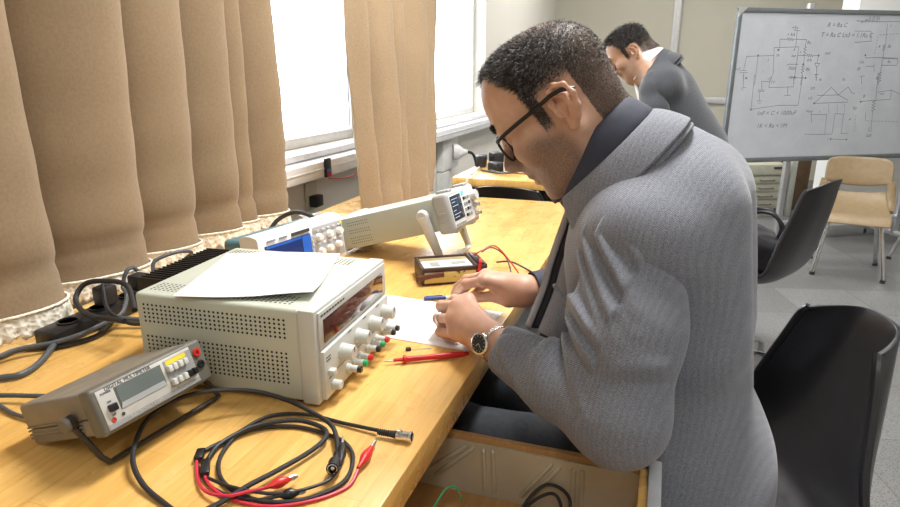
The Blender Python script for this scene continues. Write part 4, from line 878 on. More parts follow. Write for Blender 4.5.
BEI = mat('beige_plastic', (.31, .225, .125), .42, var=.10, scale=30); YEB = mat('yellow_beige_plastic', (.42, .335, .13), .42, var=.08, scale=30)
def school_chair(label, loc, rz, m):
    c = thing('plastic_chair', label, 'chair', loc, (0, 0, rz), 'plastic chairs below the whiteboard')
    # local +x is the way the chair faces
    def back(z0, z1, x0, x1):
        def f(u, v):
            a = (u - .5) * 2; return V((x0 + (x1 - x0) * v + .035 * a * a, a * (.185 - .012 * v ** 6), z0 + (z1 - z0) * v - .020 * abs(a) ** 6 * v ** 2 + (-.0 if v > .2 else .028 * (1 - a * a) * -1 * (1 - v / .2))))
        return f
    b = MB(); b.grid(back(.545, .70, -.190, -.225), 25, 10); bk = b.build('backrest', m, c, None, solid=.018, off=0, subd=1)
    for sy in (1, -1):
        b = MB(); b.tube(catmull([(-.148, sy * .178, .56), (-.140, sy * .186, .50), (-.12, sy * .19, .43), (-.06, sy * .185, .385)], 6), .015, 10, flat=1.6); b.build('back_support', m, c)
    b = MB(); b.span((-.165, -.205, .49), (-.120, -.165, .545), .006); b.build('joint_block', m, c)
    def seat(u, v):
        a = (u - .5) * 2; x = -.19 + .40 * v
        return V((x, a * (.178 - .02 * (v - .5) ** 2), .385 + .022 * a * a * (1 - v) + .095 * (1 - v) ** 5 - .045 * max(0, (v - .8) / .2) ** 2))
    b = MB(); b.grid(seat, 21, 21); b.build('seat', m, c, None, solid=.014, off=0, subd=1)
    for sx in (1, -1):
        for sy in (1, -1):
            b = MB(); top = (sx * .09 - .01, sy * .13, .37); b.tube([top, (sx * .20 - .01, sy * .185, .012)], .0125, 10); l = b.build('leg', CHRM, c)
            b = MB(); b.cyl((sx * .2 - .01, sy * .185, 0), (sx * .2 - .01, sy * .185, .02), .016, .014, 12); b.build('rubber_foot', BLKR, l)
    b = MB(); b.tube([(-.10, -.13, .366), (-.10, .13, .366)], .010, 8); b.tube([(.08, -.13, .366), (.08, .13, .366)], .010, 8); b.build('seat_frame', CHRM, c)
    return c
school_chair('beige plastic chair with chrome legs standing free in front of the white wall', (1.165, 4.40, 0), rad(-99), BEI)
school_chair('yellowish plastic chair cut by the right edge of the photo', (1.74, 4.62, 0), rad(-78), YEB)
swc = shell_chair('black swivel shell chair with a bag on its seat and a chrome star base', (.345, 2.68), rad(150), 'swivel', .145, .04, .0, 0, .02, 1.14)
shell_chair('glossy black shell chair close behind the seated man', (.128, 1.14), rad(197), 'legs', .108, .07, -.03, 0, .0, 1.10)
shell_chair('black shell chair tucked between the two workbenches', (-.60, 2.70), rad(90), 'legs', .13, .05, -.025)
# handbag on the swivel chair
LEA = mat('black_bag_leather', (.014, .014, .017), .38, var=.2, scale=50, bump=.15)
bg = thing('handbag', 'black leather handbag with looped handles lying on the swivel chair', 'bag', (.385, 2.64, .474))
s = SDF(); s.box((0, 0, .075), (.075, .15, .07), .035, Euler((0, rad(18), 0)).to_matrix(), .02); s.ell((-.02, .03, .09), (.07, .13, .055), None, .04); sdf_obj('body', s, .005, LEA, bg, disp=lambda P: .005 * rnd(11, 6, 40)(P), smooth=1)
for y in (-.03, .035):
    b = MB(); b.tube(catmull([(.06, y - .05, .10), (.075, y - .045, .17), (.03, y - .02, .225), (-.04, y + .01, .215), (-.075, y + .02, .15)], 8), .0075, 8); b.build('handle', LEA, bg)
b = MB(); b.lathe([(.014, -.003), (.018, 0), (.014, .003), (.010, 0), (.014, -.003)], frame((.07, -.115, .10), (.5, -.8, .2)), 16); b.build('buckle', CHR, bg)
# ------------------------------------------------------------------ people
def attr(me, name, vals):
    a = me.attributes.new(name, 'FLOAT', 'POINT'); a.data.foreach_set('value', np.asarray(vals, np.float32))
def sstep(a, b, x): 
    t = np.clip((x - a) / (b - a), 0, 1); return t * t * (3 - 2 * t)
def skin_mat(name, base, beard, hair):
    t = NT(name); v = t.coord()
    def at(n):
        nd = t.add('ShaderNodeAttribute'); nd.attribute_name = n; return nd.outputs['Fac']
    c = t.ramp(t.noise(v, 40, 5), [(.3, [k * .88 for k in base]), (.7, [min(1, k * 1.08) for k in base])])
    c = t.mix(t.math('MULTIPLY', at('flush'), .5), c, (base[0] * .95, base[1] * .58, base[2] * .52))
    dots = t.ramp(t.noise(v, 700, 2, .7), [(.35, .55), (.6, 1.0)])
    c = t.mix(t.math('MULTIPLY', at('beard'), dots), c, beard)
    c = t.mix(t.math('MULTIPLY', at('scalp'), dots), c, hair)
    t.set(Base_Color=c, Roughness=.48); t.b.inputs['Subsurface Weight'].default_value = .12
    t.b.inputs['Subsurface Radius'].default_value = (.01, .004, .002); t.b.inputs['Subsurface Scale'].default_value = .6
    t.bump(t.noise(v, 420, 3), .12, .0006); return t.m
def head_sdf(s, H, sc=1.0, ears=True):
    """head in its own frame (x forward, y left, z up, origin between the ear canals) placed by matrix H"""
    R = H.to_3x3().normalized()
    def T(x, y, z):
        z = z * .90 if z < 0 else z
        return np.array(H @ V((x * sc, y * sc, z * sc)))
    def e(c, r, k, op='u', rot=None): s.ell(T(*c), [q * sc for q in r], R @ rot if rot else R, k * sc, op)
    def c(a, b, ra, rb, k, op='u'): s.cone(T(*a), T(*b), ra * sc, rb * sc, k * sc, op)
    e((.009, 0, .055), (.088, .075, .072), .01); e((.042, 0, .060), (.054, .064, .056), .03)
    e((.040, 0, -.008), (.052, .060, .072), .03); e((.042, 0, -.062), (.042, .046, .044), .03)
    e((.076, 0, -.092), (.019, .022, .017), .025)
    for y in (1, -1):
        c((.000, y * .056, -.030), (.060, y * .030, -.086), .017, .016, .03)
        e((.066, y * .042, -.012), (.024, .022, .020), .025)
        c((.092, y * .012, .036), (.080, y * .046, .036), .011, .010, .02)
        e((.100, y * .032, .016), (.015, .019, .012), .018, 's')
        e((.0795, y * .032, .015), (.0135, .0165, .0125), .006)
        c((.0915, y * .018, .013), (.084, y * .047, .010), .0022, .002, .004)
        e((.104, y * .011, -.021), (.010, .0075, .0075), .008)
    c((.094, 0, .030), (.117, 0, -.014), .0085, .0105, .014); e((.116, 0, -.017), (.0105, .0105, .0095), .010)
    e((.088, 0, -.040), (.016, .024, .012), .02)
    e((.0945, 0, -.050), (.010, .022, .0058), .006); e((.092, 0, -.0625), (.010, .019, .0065), .006)
    c((.1035, -.02, -.0562), (.1035, .02, -.0562), .0024, .0024, .004, 's')
    if ears:
        for y in (1, -1):
            rot = Euler((rad(8 * y), rad(10), rad(-24 * y))).to_matrix(); q = .88
            E = lambda x, yy, z: (-.010 + (x + .010) * q, y * yy, z * q)
            e(E(-.012, .079, .004), (.0170, .0050, .025), .007, 'u', rot)
            hx = [E(*p) for p in ((.004, .077, .002), (.006, .080, .018), (-.001, .084, .032), (-.014, .088, .037), (-.027, .091, .030), (-.032, .091, .013), (-.028, .088, -.005), (-.018, .084, -.020), (-.008, .079, -.028))]
            for p, r in zip(hx, hx[1:]): c(p, r, .0036, .0036, .004)
            e(E(-.007, .079, -.027), (.0070, .0045, .008), .005)
            e(E(-.003, .087, -.001), (.0085, .0075, .0115), .004, 's', rot)
            hx = [E(*p) for p in ((-.006, .086, .026), (-.018, .088, .018), (-.019, .087, .002), (-.012, .085, -.014))]
            for p, r in zip(hx, hx[1:]): c(p, r, .0028, .0028, .004)
            hx = [E(*p) for p in ((-.010, .091, .030), (-.022, .093, .024), (-.0255, .093, .008))]
            for p, r in zip(hx, hx[1:]): c(p, r, .0020, .0020, .003, 's')
            c(E(.004, .080, .000), E(.002, .082, -.007), .0035, .003, .004)
    return T
def hair_mesh(name, o, sel, H, length, mats, n, seed, parent, flow, width=.0007, gray=.2):
    """many short tapered strands growing from the scalp of body o"""
    rng = np.random.default_rng(seed); me = o.data
    nf = len(me.polygons); cen = np.empty(nf * 3); me.polygons.foreach_get('center', cen); cen = cen.reshape(-1, 3)
    nor = np.empty(nf * 3); me.polygons.foreach_get('normal', nor); nor = nor.reshape(-1, 3); ar = np.empty(nf); me.polygons.foreach_get('area', ar)
    L = np.array(H.inverted()); loc = cen @ L[:3, :3].T + L[:3, 3]; m = sel(loc); w_ = ar * m; w_ /= w_.sum()
    idx = rng.choice(nf, n, p=w_); P = cen[idx] + rng.normal(size=(n, 3)) * .0008; N = nor[idx]; ll = loc[idx]
    Fl = flow(ll) @ np.array(H)[:3, :3].T; ln = length(ll) * rng.uniform(.65, 1.15, n)
    Dv = N * .6 + Fl * .8 + rng.normal(size=(n, 3)) * .42; Dv -= N * np.minimum(0, (Dv * N).sum(1))[:, None]; Dv /= np.linalg.norm(Dv, axis=1)[:, None]
    D2 = Dv + Fl * .6 + rng.normal(size=(n, 3)) * .45 - N * .15; D2 /= np.linalg.norm(D2, axis=1)[:, None]
    Sd = np.cross(Dv, N + rng.normal(size=(n, 3)) * .4); Sd /= np.linalg.norm(Sd, axis=1)[:, None] + 1e-9; Sd *= width / 2
    a = P - N * .001; b = P + Dv * ln[:, None] * .5; c = b + D2 * ln[:, None] * .5
    vs = np.stack([a - Sd, a + Sd, b - Sd * .9, b + Sd * .9, c], 1).reshape(-1, 3)
    k = np.arange(n) * 5; fs = []
    for i in k.tolist(): fs.append((i, i + 1, i + 3, i + 2)); fs.append((i + 2, i + 3, i + 4))
    hm = bpy.data.meshes.new(name); hm.from_pydata(vs.tolist(), [], fs)
    g = (rng.random(n) < gray); hm.materials.append(mats[0]); hm.materials.append(mats[1])
    hm.polygons.foreach_set('material_index', np.repeat(g.astype(np.int32), 2)); hm.update()
    ob = bpy.data.objects.new(name, hm); COL.objects.link(ob); ob.parent = parent; return ob
def hand(s, wrist, mcp, fingers, thumb, k=.006):
    """palm fanned from the wrist to each knuckle, five separate tapered fingers"""
    w_ = np.array(wrist)
    for i, m in enumerate(mcp): s.cone(w_, m, .019, .0115, .022)
    for a, b in zip(mcp, mcp[1:]): s.cone(a, b, .0112, .0105, .010)
    c = w_ * .45 + np.mean(np.array(mcp), 0) * .55; s.cone(w_, c - np.array([0, 0, .006]), .020, .021, .02)
    for m, f, r in zip(mcp, fingers, (.0095, .0098, .0092, .0082)):
        pts = [m] + list(f); s.chain(pts, [r * 1.12, r * 1.02, r * .92, r * .78], .003)
        s.ell(pts[1], [r * 1.1] * 3, None, .004)
    s.cone(w_, thumb[0], .017, .0135, .016); s.chain(thumb, [.0135, .0112, .0105, .0085], .004)

def man_frame(loc, yaw, pitch, roll=0): 
    return Matrix.Translation(V(loc)) @ Matrix.Rotation(yaw, 4, 'Z') @ Matrix.Rotation(pitch, 4, 'Y') @ Matrix.Rotation(roll, 4, 'X')
# -- seated man
FY_ = rad(180 - 8)                       # heading of the chest
F3 = V((math.cos(FY_), math.sin(FY_), 0)); L3 = V((-F3.y, F3.x, 0))
man = thing('person', 'seated man in grey tweed jacket, glasses and steel watch bent over the bench', 'person', (.17, 1.03, 0))
PEL = V((.066, 1.045, .575)); lean = rad(9)
UPV = (V((0, 0, 1)) * math.cos(lean) + F3 * math.sin(lean))
TF = Matrix((F3 * math.cos(lean) - V((0, 0, 1)) * math.sin(lean), L3, UPV)).transposed()
def tp(x, y, z): return PEL + TF @ V((x, y, z))
SHL, ELL, WRL = V((-.0327, .9042, 1.0)), V((-.015, .8, .725)), V((-.222, .905, .797))
HD = man_frame((-.065, 1.0, 1.1465), rad(180 - 17), rad(38), rad(0))
SHL, ELL, WRL = V((-.0263, .8959, .982)), V((-.0234, .796, .760)), V((-.2441, .9254, .788))
WRR = V((-.2367, 1.1361, .806)); SHR = tp(.05, -.17, .44); ELR = V((.02, 1.33, .83))
HD = man_frame((-.138, .986, 1.164), rad(180 - 3), rad(37)); HS = 1.10
SKIN = skin_mat('olive_skin', (.56, .335, .23), (.07, .05, .045), (.035, .03, .028))
s = SDF(); TH = head_sdf(s, HD, HS)
C7 = V((-.042, 1.035, 1.085)); s.cone(TH(-.026, 0, -.012), C7, .048, .054, .04); s.cone(TH(.02, 0, -.06), V((-.07, 1.04, 1.06)), .042, .05, .04); s.cone(C7, tp(0, 0, .3), .07, .10, .05)
s.cone(tp(0, 0, .3), PEL, .10, .11, .05)
for sh, el, wr in ((SHL, ELL, WRL), (SHR, ELR, WRR)):
    s.cone(C7, sh, .055, .048, .04); s.cone(sh, el, .046, .036, .02); s.cone(el, wr, .036, .0255, .02)
hand(s, WRL, [(-.3088, 1.0029, .826), (-.3244, .9869, .818), (-.3271, .9705, .800), (-.3168, .9575, .778)],
     [[(-.345, 1.035, .810), (-.368, 1.060, .787), (-.375, 1.075, .762)], [(-.3663, 1.0217, .800), (-.3712, 1.0436, .775), (-.3569, 1.060, .757)],
      [(-.3666, 1.0038, .782), (-.3671, 1.0206, .762), (-.3504, 1.0359, .752)], [(-.3568, .9875, .763), (-.3489, .997, .752), (-.3289, .9956, .7495)]],
     [(-.275, .985, .79), (-.310, 1.03, .785), (-.342, 1.058, .772), (-.365, 1.075, .758)])
hand(s, WRR, [(-.3102, 1.1131, .826), (-.313, 1.136, .829), (-.310, 1.157, .820), (-.303, 1.176, .806)],
     [[(-.3503, 1.1231, .812), (-.3739, 1.1506, .785), (-.3901, 1.173, .760)], [(-.356, 1.150, .812), (-.382, 1.165, .788), (-.396, 1.183, .764)],
      [(-.352, 1.172, .800), (-.375, 1.180, .775), (-.383, 1.185, .753)], [(-.338, 1.190, .785), (-.356, 1.194, .765), (-.36, 1.192, .750)]],
     [(-.262, 1.118, .790), (-.2992, 1.135, .788), (-.339, 1.1518, .774), (-.3736, 1.1742, .758)])
body = sdf_obj('body', s, .0016, SKIN, man, smooth=1)
def paint(body, H, hs, hairline, beardf):
    me = body.data; n = len(me.vertices); co = np.empty(n * 3); me.vertices.foreach_get('co', co); co = co.reshape(-1, 3)
    I = np.array(H.inverted()); l = (co @ I[:3, :3].T + I[:3, 3]) / hs
    attr(me, 'scalp', hairline(l)); attr(me, 'beard', beardf(l))
    x, y, z = l.T; ya = np.abs(y)
    fl = np.exp(-((x - .118) ** 2 + y ** 2 + (z + .016) ** 2) / .015 ** 2) + .6 * np.exp(-(((x + .012) / .02) ** 2 + ((ya - .085) / .012) ** 2 + (z / .035) ** 2))
    fl = fl + .9 * np.exp(-((x - .105) ** 2 / .012 ** 2 + (y / .02) ** 2 + ((z + .056) / .010) ** 2)); fl[np.linalg.norm(l, axis=1) > .2] = .35
    attr(me, 'flush', np.clip(fl, 0, 1))
def hairline(l, soft=.012, recede=0.0):
    x, y, z = l.T; ya = np.abs(y)
    front = .079 - .022 * np.clip((ya - .015) / .03, 0, 1) - recede   # forehead hairline, drawn back at the temples
    low = np.where(x > .032, .098 - 1.7 * np.clip(.056 - x, 0, .03), np.where(x > .017, -.006 + .0 * x, np.where(x > -.034, .042, -.045 - .25 * (x + .06))))
    top = sstep(-soft, soft, z - low) * sstep(-soft, soft, front - x)
    return np.where((np.linalg.norm(l - np.array([0, 0, .04]), axis=1) < .18), top * sstep(-.128, -.112, x) * sstep(-.075, -.045, z), 0)
def stubble(l):
    x, y, z = l.T; ya = np.abs(y)
    side = sstep(.004, -.020, z - .30 * (x - .03) + .004) * sstep(-.004, .018, x) * sstep(-.14, -.11, z)
    lip = np.exp(-(((x - .095) / .02) ** 2 + (y / .035) ** 2 + ((z + .036) / .010) ** 2))
    v = np.clip(.85 * side + .95 * lip, 0, .9); mouth = np.exp(-(((x - .102) / .014) ** 2 + (y / .024) ** 2 + ((z + .056) / .009) ** 2))
    cheek = np.exp(-(((x - .075) / .022) ** 2 + ((ya - .04) / .025) ** 2 + ((z + .008) / .020) ** 2))
    return np.where(np.linalg.norm(l, axis=1) < .2, np.clip(v - mouth - cheek, 0, 1), 0)
paint(body, HD, HS, lambda l: .92 * hairline(l) * (1 - .6 * np.exp(-(((l[:, 0] + .015) / .04) ** 2 + (l[:, 1] / .035) ** 2 + ((l[:, 2] - .128) / .03) ** 2))), stubble)
HB = mat('near_black_hair', (.016, .013, .011), .45, var=.3); HG = mat('grey_hair', (.33, .31, .29), .45)
def flow1(l):
    f = np.stack([np.full(len(l), .55), l[:, 1] * 4, -.35 - 5 * np.clip(.06 - l[:, 2], 0, .1)], 1); return f / np.linalg.norm(f, axis=1)[:, None]
def len1(l):
    x, y, z = l.T; t = sstep(-.02, .09, z)
    spot = 1 - .75 * np.exp(-(((x + .015) / .04) ** 2 + (y / .04) ** 2 + ((z - .128) / .04) ** 2))
    return (.0030 + .0080 * t + .006 * sstep(.03, .07, x)) * spot * (.45 + .55 * sstep(-.05, .06, x + z * .6))
def dens1(l):
    x, y, z = l.T; spot = 1 - .75 * np.exp(-(((x + .015) / .042) ** 2 + ((y - .01) / .035) ** 2 + ((z - .128) / .04) ** 2)); return hairline(l, .010) ** 1.4 * spot
HL = HD @ Matrix.Diagonal((HS, HS, HS, 1))
hair_mesh('hair', body, dens1, HL, len1, (HB, HG), 62000, 3, man, flow1, .00055, .15)
def brow_sel(l):
    x, y, z = l.T; ya = np.abs(y); zc = .041 - 6 * (ya - .035) ** 2; return ((np.abs(z - zc) < .0042) & (ya > .014) & (ya < .052) & (x > .06)).astype(float)
hair_mesh('eyebrow', body, brow_sel, HL, lambda l: np.full(len(l), .007), (HB, HG), 520, 4, man, lambda l: np.stack([np.zeros(len(l)), np.sign(l[:, 1]), np.full(len(l), .25)], 1), .0008, .03)
# glasses
gl = MB(); G = lambda x, y, z: HD @ V((x * HS, y * HS, z * HS))
for sy in (1, -1):
    ring = [G(.1015 - .10 * (abs(.0215 * math.cos(a)) ** 1.0) * (1 if math.cos(a) * 1 > 0 else .3), sy * (.033 + .0235 * math.cos(a)), .008 + .0195 * math.sin(a)) for a in [2 * PI * i / 28 for i in range(28)]]
    gl.tube(ring, .0021, 8, closed=True)
    gl.tube(catmull([G(.097, sy * .057, .020), G(.092, sy * .067, .021), G(.06, sy * .075, .0225), G(.02, sy * .0815, .0235), (G(-.004, sy * .090, .0245)), G(-.022, sy * .092, .0215), G(-.034, sy * .088, .014)], 6), .0027, 8, flat=1.3)
gl.tube([G(.106, -.010, .014), G(.110, 0, .016), G(.106, .010, .014)], .0018, 8); gl = gl.build('glasses', mat('black_acetate', (.008, .008, .009), .4), man, None)
def lensm():
    t = NT('clear_lens'); t.set(Base_Color=(1, 1, 1), Roughness=0, IOR=1.2); t.b.inputs['Transmission Weight'].default_value = 1; return t.m
for sy in (1, -1):
    b = MB(); b.M = HD @ Matrix.Translation((.1000 * HS, sy * .033 * HS, .008 * HS)) @ Matrix.Diagonal((1, .0230 * HS, .0190 * HS, 1)); b.lathe([(0, 0), (1, 0), (1, .001), (0, .001)], None, 24); b.build('lens', lensm() if sy == 1 else bpy.data.materials['clear_lens'], gl)

# -- clothes
def tweed(name, base, k=1.0):
    t = NT(name); v = t.coord()
    w1 = t.add('ShaderNodeTexWave'); w1.wave_type = 'BANDS'; w1.bands_direction = 'Z'; t.link(t.coord(rot=(0, rad(35), rad(20))), w1.inputs['Vector']); w1.inputs['Scale'].default_value = 160; w1.inputs['Distortion'].default_value = 3; w1.inputs['Detail Scale'].default_value = 4
    st = t.add('ShaderNodeTexWave'); st.wave_type = 'BANDS'; st.bands_direction = 'X'; t.link(t.coord(rot=(0, 0, rad(25))), st.inputs['Vector']); st.inputs['Scale'].default_value = 42; st.inputs['Distortion'].default_value = .8
    n = t.noise(v, 900, 2, .8)
    f = t.math('ADD', t.math('ADD', t.math('MULTIPLY', w1.outputs['Fac'], .16), t.math('MULTIPLY', st.outputs['Fac'], .04)), t.math('MULTIPLY', n, 1.0))
    c = t.ramp(f, [(.42, [q * .42 for q in base]), (.80, [min(1, q * 1.65) for q in base])])
    c = t.mix(.4, c, t.ramp(t.noise(v, 7, 4), [(.3, .82), (.7, 1.1)]), 'MULTIPLY')
    t.set(Base_Color=c, Roughness=.85); t.b.inputs['Sheen Weight'].default_value = .25; t.b.inputs['Sheen Roughness'].default_value = .5
    t.b.inputs['Specular IOR Level'].default_value = .2
    t.bump(f, .22, .0008); return t.m
TW = tweed('grey_tweed', (.20, .212, .248)); NAVY = mat('navy_shirt', (.028, .033, .055), .75, var=.12, scale=60); LIN = mat('dark_jacket_lining', (.02, .02, .026), .6)
def rnd(seed, n=5, f=18):
    r = np.random.default_rng(seed); K = r.normal(size=(n, 3)) * f; p = r.uniform(0, 6.28, n)
    return lambda P: sum(np.sin(P @ k + q) for k, q in zip(K, p)) / n
nz1, nz2 = rnd(1, 6, 14), rnd(2, 6, 34)
def torso(s, f=1.0):
    R = TF
    for z, x, r in ((.0, -.01, (.128, .178, .15)), (.13, -.005, (.128, .178, .15)), (.27, .0, (.135, .185, .15)), (.40, .005, (.128, .192, .13))):
        s.ell(tp(x, 0, z), r, R, .07)
    for y, sh in ((1, SHL), (-1, SHR)):
        s.cone(C7 + V((.055, 0, -.030)), sh + V((.03, 0, .005)), .064, .066, .06)
        s.cone(C7 - V((.0, 0, .045)) - F3 * .02, sh + V((0, 0, .01)), .070, .066, .07)
        s.cone(tp(-.055, y * .075, .445), tp(-.06, y * .09, .25), .085, .07, .06)
        s.cone(tp(.05, y * .09, .36), tp(.07, y * .09, .1), .07, .06, .06)
    return s
s = torso(SDF())
s.ell(tp(-.02, 0, -.05), (.137, .180, .14), TF, .08)
def jdisp(P):
    q = (P - np.array(PEL)) @ np.array(TF)
    f = np.sin(q[:, 2] * 46 + q[:, 1] * 22 + 2.2 * nz1(P)) * .5 + .5
    low = np.exp(-((q[:, 2] - .06) / .13) ** 2)
    return .0055 * nz1(P * .6) + .0050 * low * (f - .5) + .0012 * nz2(P)
jk = sdf_obj('jacket', s, .0045, TW, man, disp=jdisp, post=lambda P, D: np.maximum(D, .482 - P[:, 2]), smooth=1)
FOLDS = [(.17, .030, .9, .8, .0055, .012), (.33, .022, .7, .8, .0065, .012), (.48, .016, .6, .75, .0055, .011), (.62, .006, .5, .7, .0050, .010),
         (1.0, -.075, .6, .8, .0075, .012), (1.0, -.038, .5, .8, .0080, .011), (1.02, .004, .5, .9, .0085, .011), (1.04, .040, .5, .8, .0080, .011), (1.08, .075, .7, .8, .0060, .012),
         (.80, -.01, 2.3, .6, .0045, .014), (1.42, .012, 1.0, .7, .0035, .010), (1.62, -.014, 1.3, .8, .0035, .009), (1.76, .010, 1.2, .9, .0035, .008)]
def sleeve(name, sh, el, cuff, sgn, big):
    s = SDF(); sh, el, cuff = V(sh), V(el), V(cuff); m = sh.lerp(el, .5)
    s.cone(sh, m, .076, .075, .03); s.cone(m, el, .075, .064, .03); s.cone(el, el.lerp(cuff, .5), .062, .054, .03); s.cone(el.lerp(cuff, .5), cuff, .054, .041, .02)
    A = np.array(el - sh); LA = np.linalg.norm(A); A /= LA; B = np.array(cuff - el); LB = np.linalg.norm(B); B /= LB; s0, e0 = np.array(sh), np.array(el); bis = (B - A); bis /= np.linalg.norm(bis)
    side = np.cross(A, B); side /= np.linalg.norm(side)
    def disp(P):
        t = np.clip((P - s0) @ A, 0, LA); u = np.clip((P - e0) @ B, 0, LB); onf = sstep(0, .05, u); sp = t + u
        rr = P - np.where(onf[:, None] > .5, e0 + u[:, None] * B, s0 + t[:, None] * A); rr /= np.linalg.norm(rr, axis=1)[:, None] + 1e-9
        inn, sd = rr @ bis, rr @ side
        th = np.arctan2(-sd * sgn, inn)
        w = .0035 * nz1(P * 1.2) + .0012 * nz2(P)
        for s0_, sl, tc, tw, am, wd in FOLDS:
            dd = sp - (s0_ * LA + sl * th + .006 * nz1(P * 1.4 + s0_ * 9)); w = w + 1.35 * am * np.exp(-(dd / wd) ** 2) * np.exp(-((th - tc) / tw) ** 2) - 1.1 * am * np.exp(-((dd - wd * 1.5) / (wd * .8)) ** 2) * np.exp(-((th - tc) / tw) ** 2)
        return w
    def cut(P, D): return np.maximum(D, (P - np.array(cuff)) @ B - .004)
    return sdf_obj(name, s, .0036, TW, jk, disp=disp, post=cut, smooth=1)
CUL = ELL.lerp(WRL, .85); CUR = ELR.lerp(WRR, .66)
sleeve('sleeve', SHL, ELL, CUL, 1, 1); sleeve('sleeve', SHR, ELR, CUR, -1, 1)
# collars follow the leaning neck
CN = V((-.114, .995, 1.113)); CA = V((-.735, -.04, .68)).normalized(); E1 = V((-.06, -1, -.12)); E1 = (E1 - CA * E1.dot(CA)).normalized(); E2 = CA.cross(E1); E2 = E2 if E2.z < 0 else -E2
def ring(off, r2, r1, a): return CN + CA * off + E2 * (r2 * math.cos(a)) + E1 * (r1 * math.sin(a))
def band(name, offs, rr, a0, a1, m, parent, th, n=48):
    b = MB(); rows = len(offs)
    b.grid(lambda u, v: ring(offs[round(v * (rows - 1))], *rr[round(v * (rows - 1))], a0 + (a1 - a0) * u), n, rows)
    return b.build(name, m, parent, solid=th, off=0, subd=1)
band('shirt_collar', [-.050, -.030, -.010, .006, .010, .006, -.012, -.034], [(.098, .076), (.093, .071), (.089, .067), (.087, .065), (.089, .067), (.092, .070), (.098, .076), (.104, .082)], rad(8), rad(352), NAVY, man, .004)
band('collar', [-.090, -.066, -.042, -.030, -.034, -.050, -.082], [(.130, .104), (.118, .094), (.106, .083), (.101, .079), (.106, .084), (.118, .096), (.132, .112)], rad(48), rad(312), TW, jk, .003)
def strip(name, pa, pb, m, parent, th=.003, n=6):
    A, B = catmull(pa, n), catmull(pb, n); b = MB(); b.raw(A + B, [(i, i + 1, len(A) + i + 1, len(A) + i) for i in range(len(A) - 1)])
    return b.build(name, m, parent, solid=th, off=0)
# lapels, shirt front, pocket
LP = [V(p) for p in ((-.128, 1.022, 1.038), (-.146, 1.03, .975), (-.166, 1.035, .905), (-.178, 1.035, .85), (-.20, 1.02, .78))]
strip('lapel', [p + V((-.006, .0, .004)) for p in LP], [p + V((.004, -.004, 0)) for p in LP], mat('pale_tweed_edge', (.36, .36, .38), .8), jk, .004)
strip('lining', [p + V((.003, .002, 0)) for p in LP], [p + V((.022, .004, 0)) for p in LP], LIN, jk, .004)
strip('lapel', [p + V((.020, -.012, 0)) for p in LP], [p + V((.070, -.055, .004)) for p in LP], TW, jk, .005)
pf = frame((-.131, .905, .892), V((.022, .0, -.026)), V((-.3, .85, .1))); pk = MB(); pk.M = pf; pk.box((0, -.002, -.004), (.036, .006, .011), .002); pk.build('pocket', TW, jk)
# cuffs, watch, ring
def cuff(name, el, wr, a, c, r, m):
    p, q = el.lerp(wr, a), el.lerp(wr, c); b = MB(); b.lathe([(r * 1.12, 0), (r, (q - p).length), (r * .94, (q - p).length), (r * .94, .004)], frame(p, q - p), 28); return b.build(name, m, man)
cuff('shirt_cuff', ELR, WRR, .55, .93, .0345, NAVY); cuff('shirt_cuff', ELL, WRL, .76, .865, .034, NAVY)
AX = (WRL - ELL).normalized(); WC = WRL - AX * .006; WN = (V((0, 0, 1.22)) - WC); WN = (WN - AX * WN.dot(AX)).normalized(); WN = (WN + V((0, 0, -.40))).normalized(); WN = (WN - AX * WN.dot(AX)).normalized(); WS = AX.cross(WN)
wm = MB()
for k in range(30):
    a = 2 * PI * k / 30; rr = .0312; n_ = WN * math.cos(a) + WS * math.sin(a); c = WC + n_ * rr
    if math.cos(a) > .86: continue
    fm = frame(c, WS * math.cos(a) - WN * math.sin(a), n_)
    for dx in (-.0062, 0, .0062): wm.M = fm; wm.box((0, dx, 0), (.0066, .0058, .0024), .0008)
wm.M = Matrix(); wt = wm.build('watch_bracelet', CHR, man)
b = MB(); b.lathe([(0, 0), (.0175, 0), (.0188, .003), (.0183, .0075), (.0155, .009), (.0150, .0078), (0, .0078)], frame(WC + WN * .0275, WN), 36); b.cyl(WC + WN * .032 + AX * .018, WC + WN * .032 + AX * .0215, .0026, .0026, 10); b.build('watch_case', CHR, wt)
b = MB(); b.lathe([(.0149, 0), (0, .0003)], frame(WC + WN * .0354, WN), 32); dl = b.build('watch_dial', mat('black_dial', (.012, .013, .015), .25), wt)
b = MB(); f_ = frame(WC + WN * .0358, WN, AX)
for k in range(12):
    a = 2 * PI * k / 12; b.M = f_ @ Matrix.Rotation(a, 4, 'X'); b.box((0, 0, .0125), (.0004, .0008, .0022))
b.M = f_ @ Matrix.Rotation(.9, 4, 'X'); b.box((.0002, 0, .004), (.0004, .0008, .008)); b.M = f_ @ Matrix.Rotation(2.4, 4, 'X'); b.box((.0003, 0, .005), (.0004, .0006, .011)); b.build('dial_markings', CHR, dl)
rp, rq = V((-.3271, .9705, .800)), V((-.3666, 1.0038, .782)); b = MB(); b.lathe([(.0104, 0), (.0114, .001), (.0114, .0055), (.0104, .0065), (.0098, .0055), (.0098, .001), (.0104, 0)], frame(rp.lerp(rq, .74), rq - rp), 24); b.build('ring', STEEL, man)
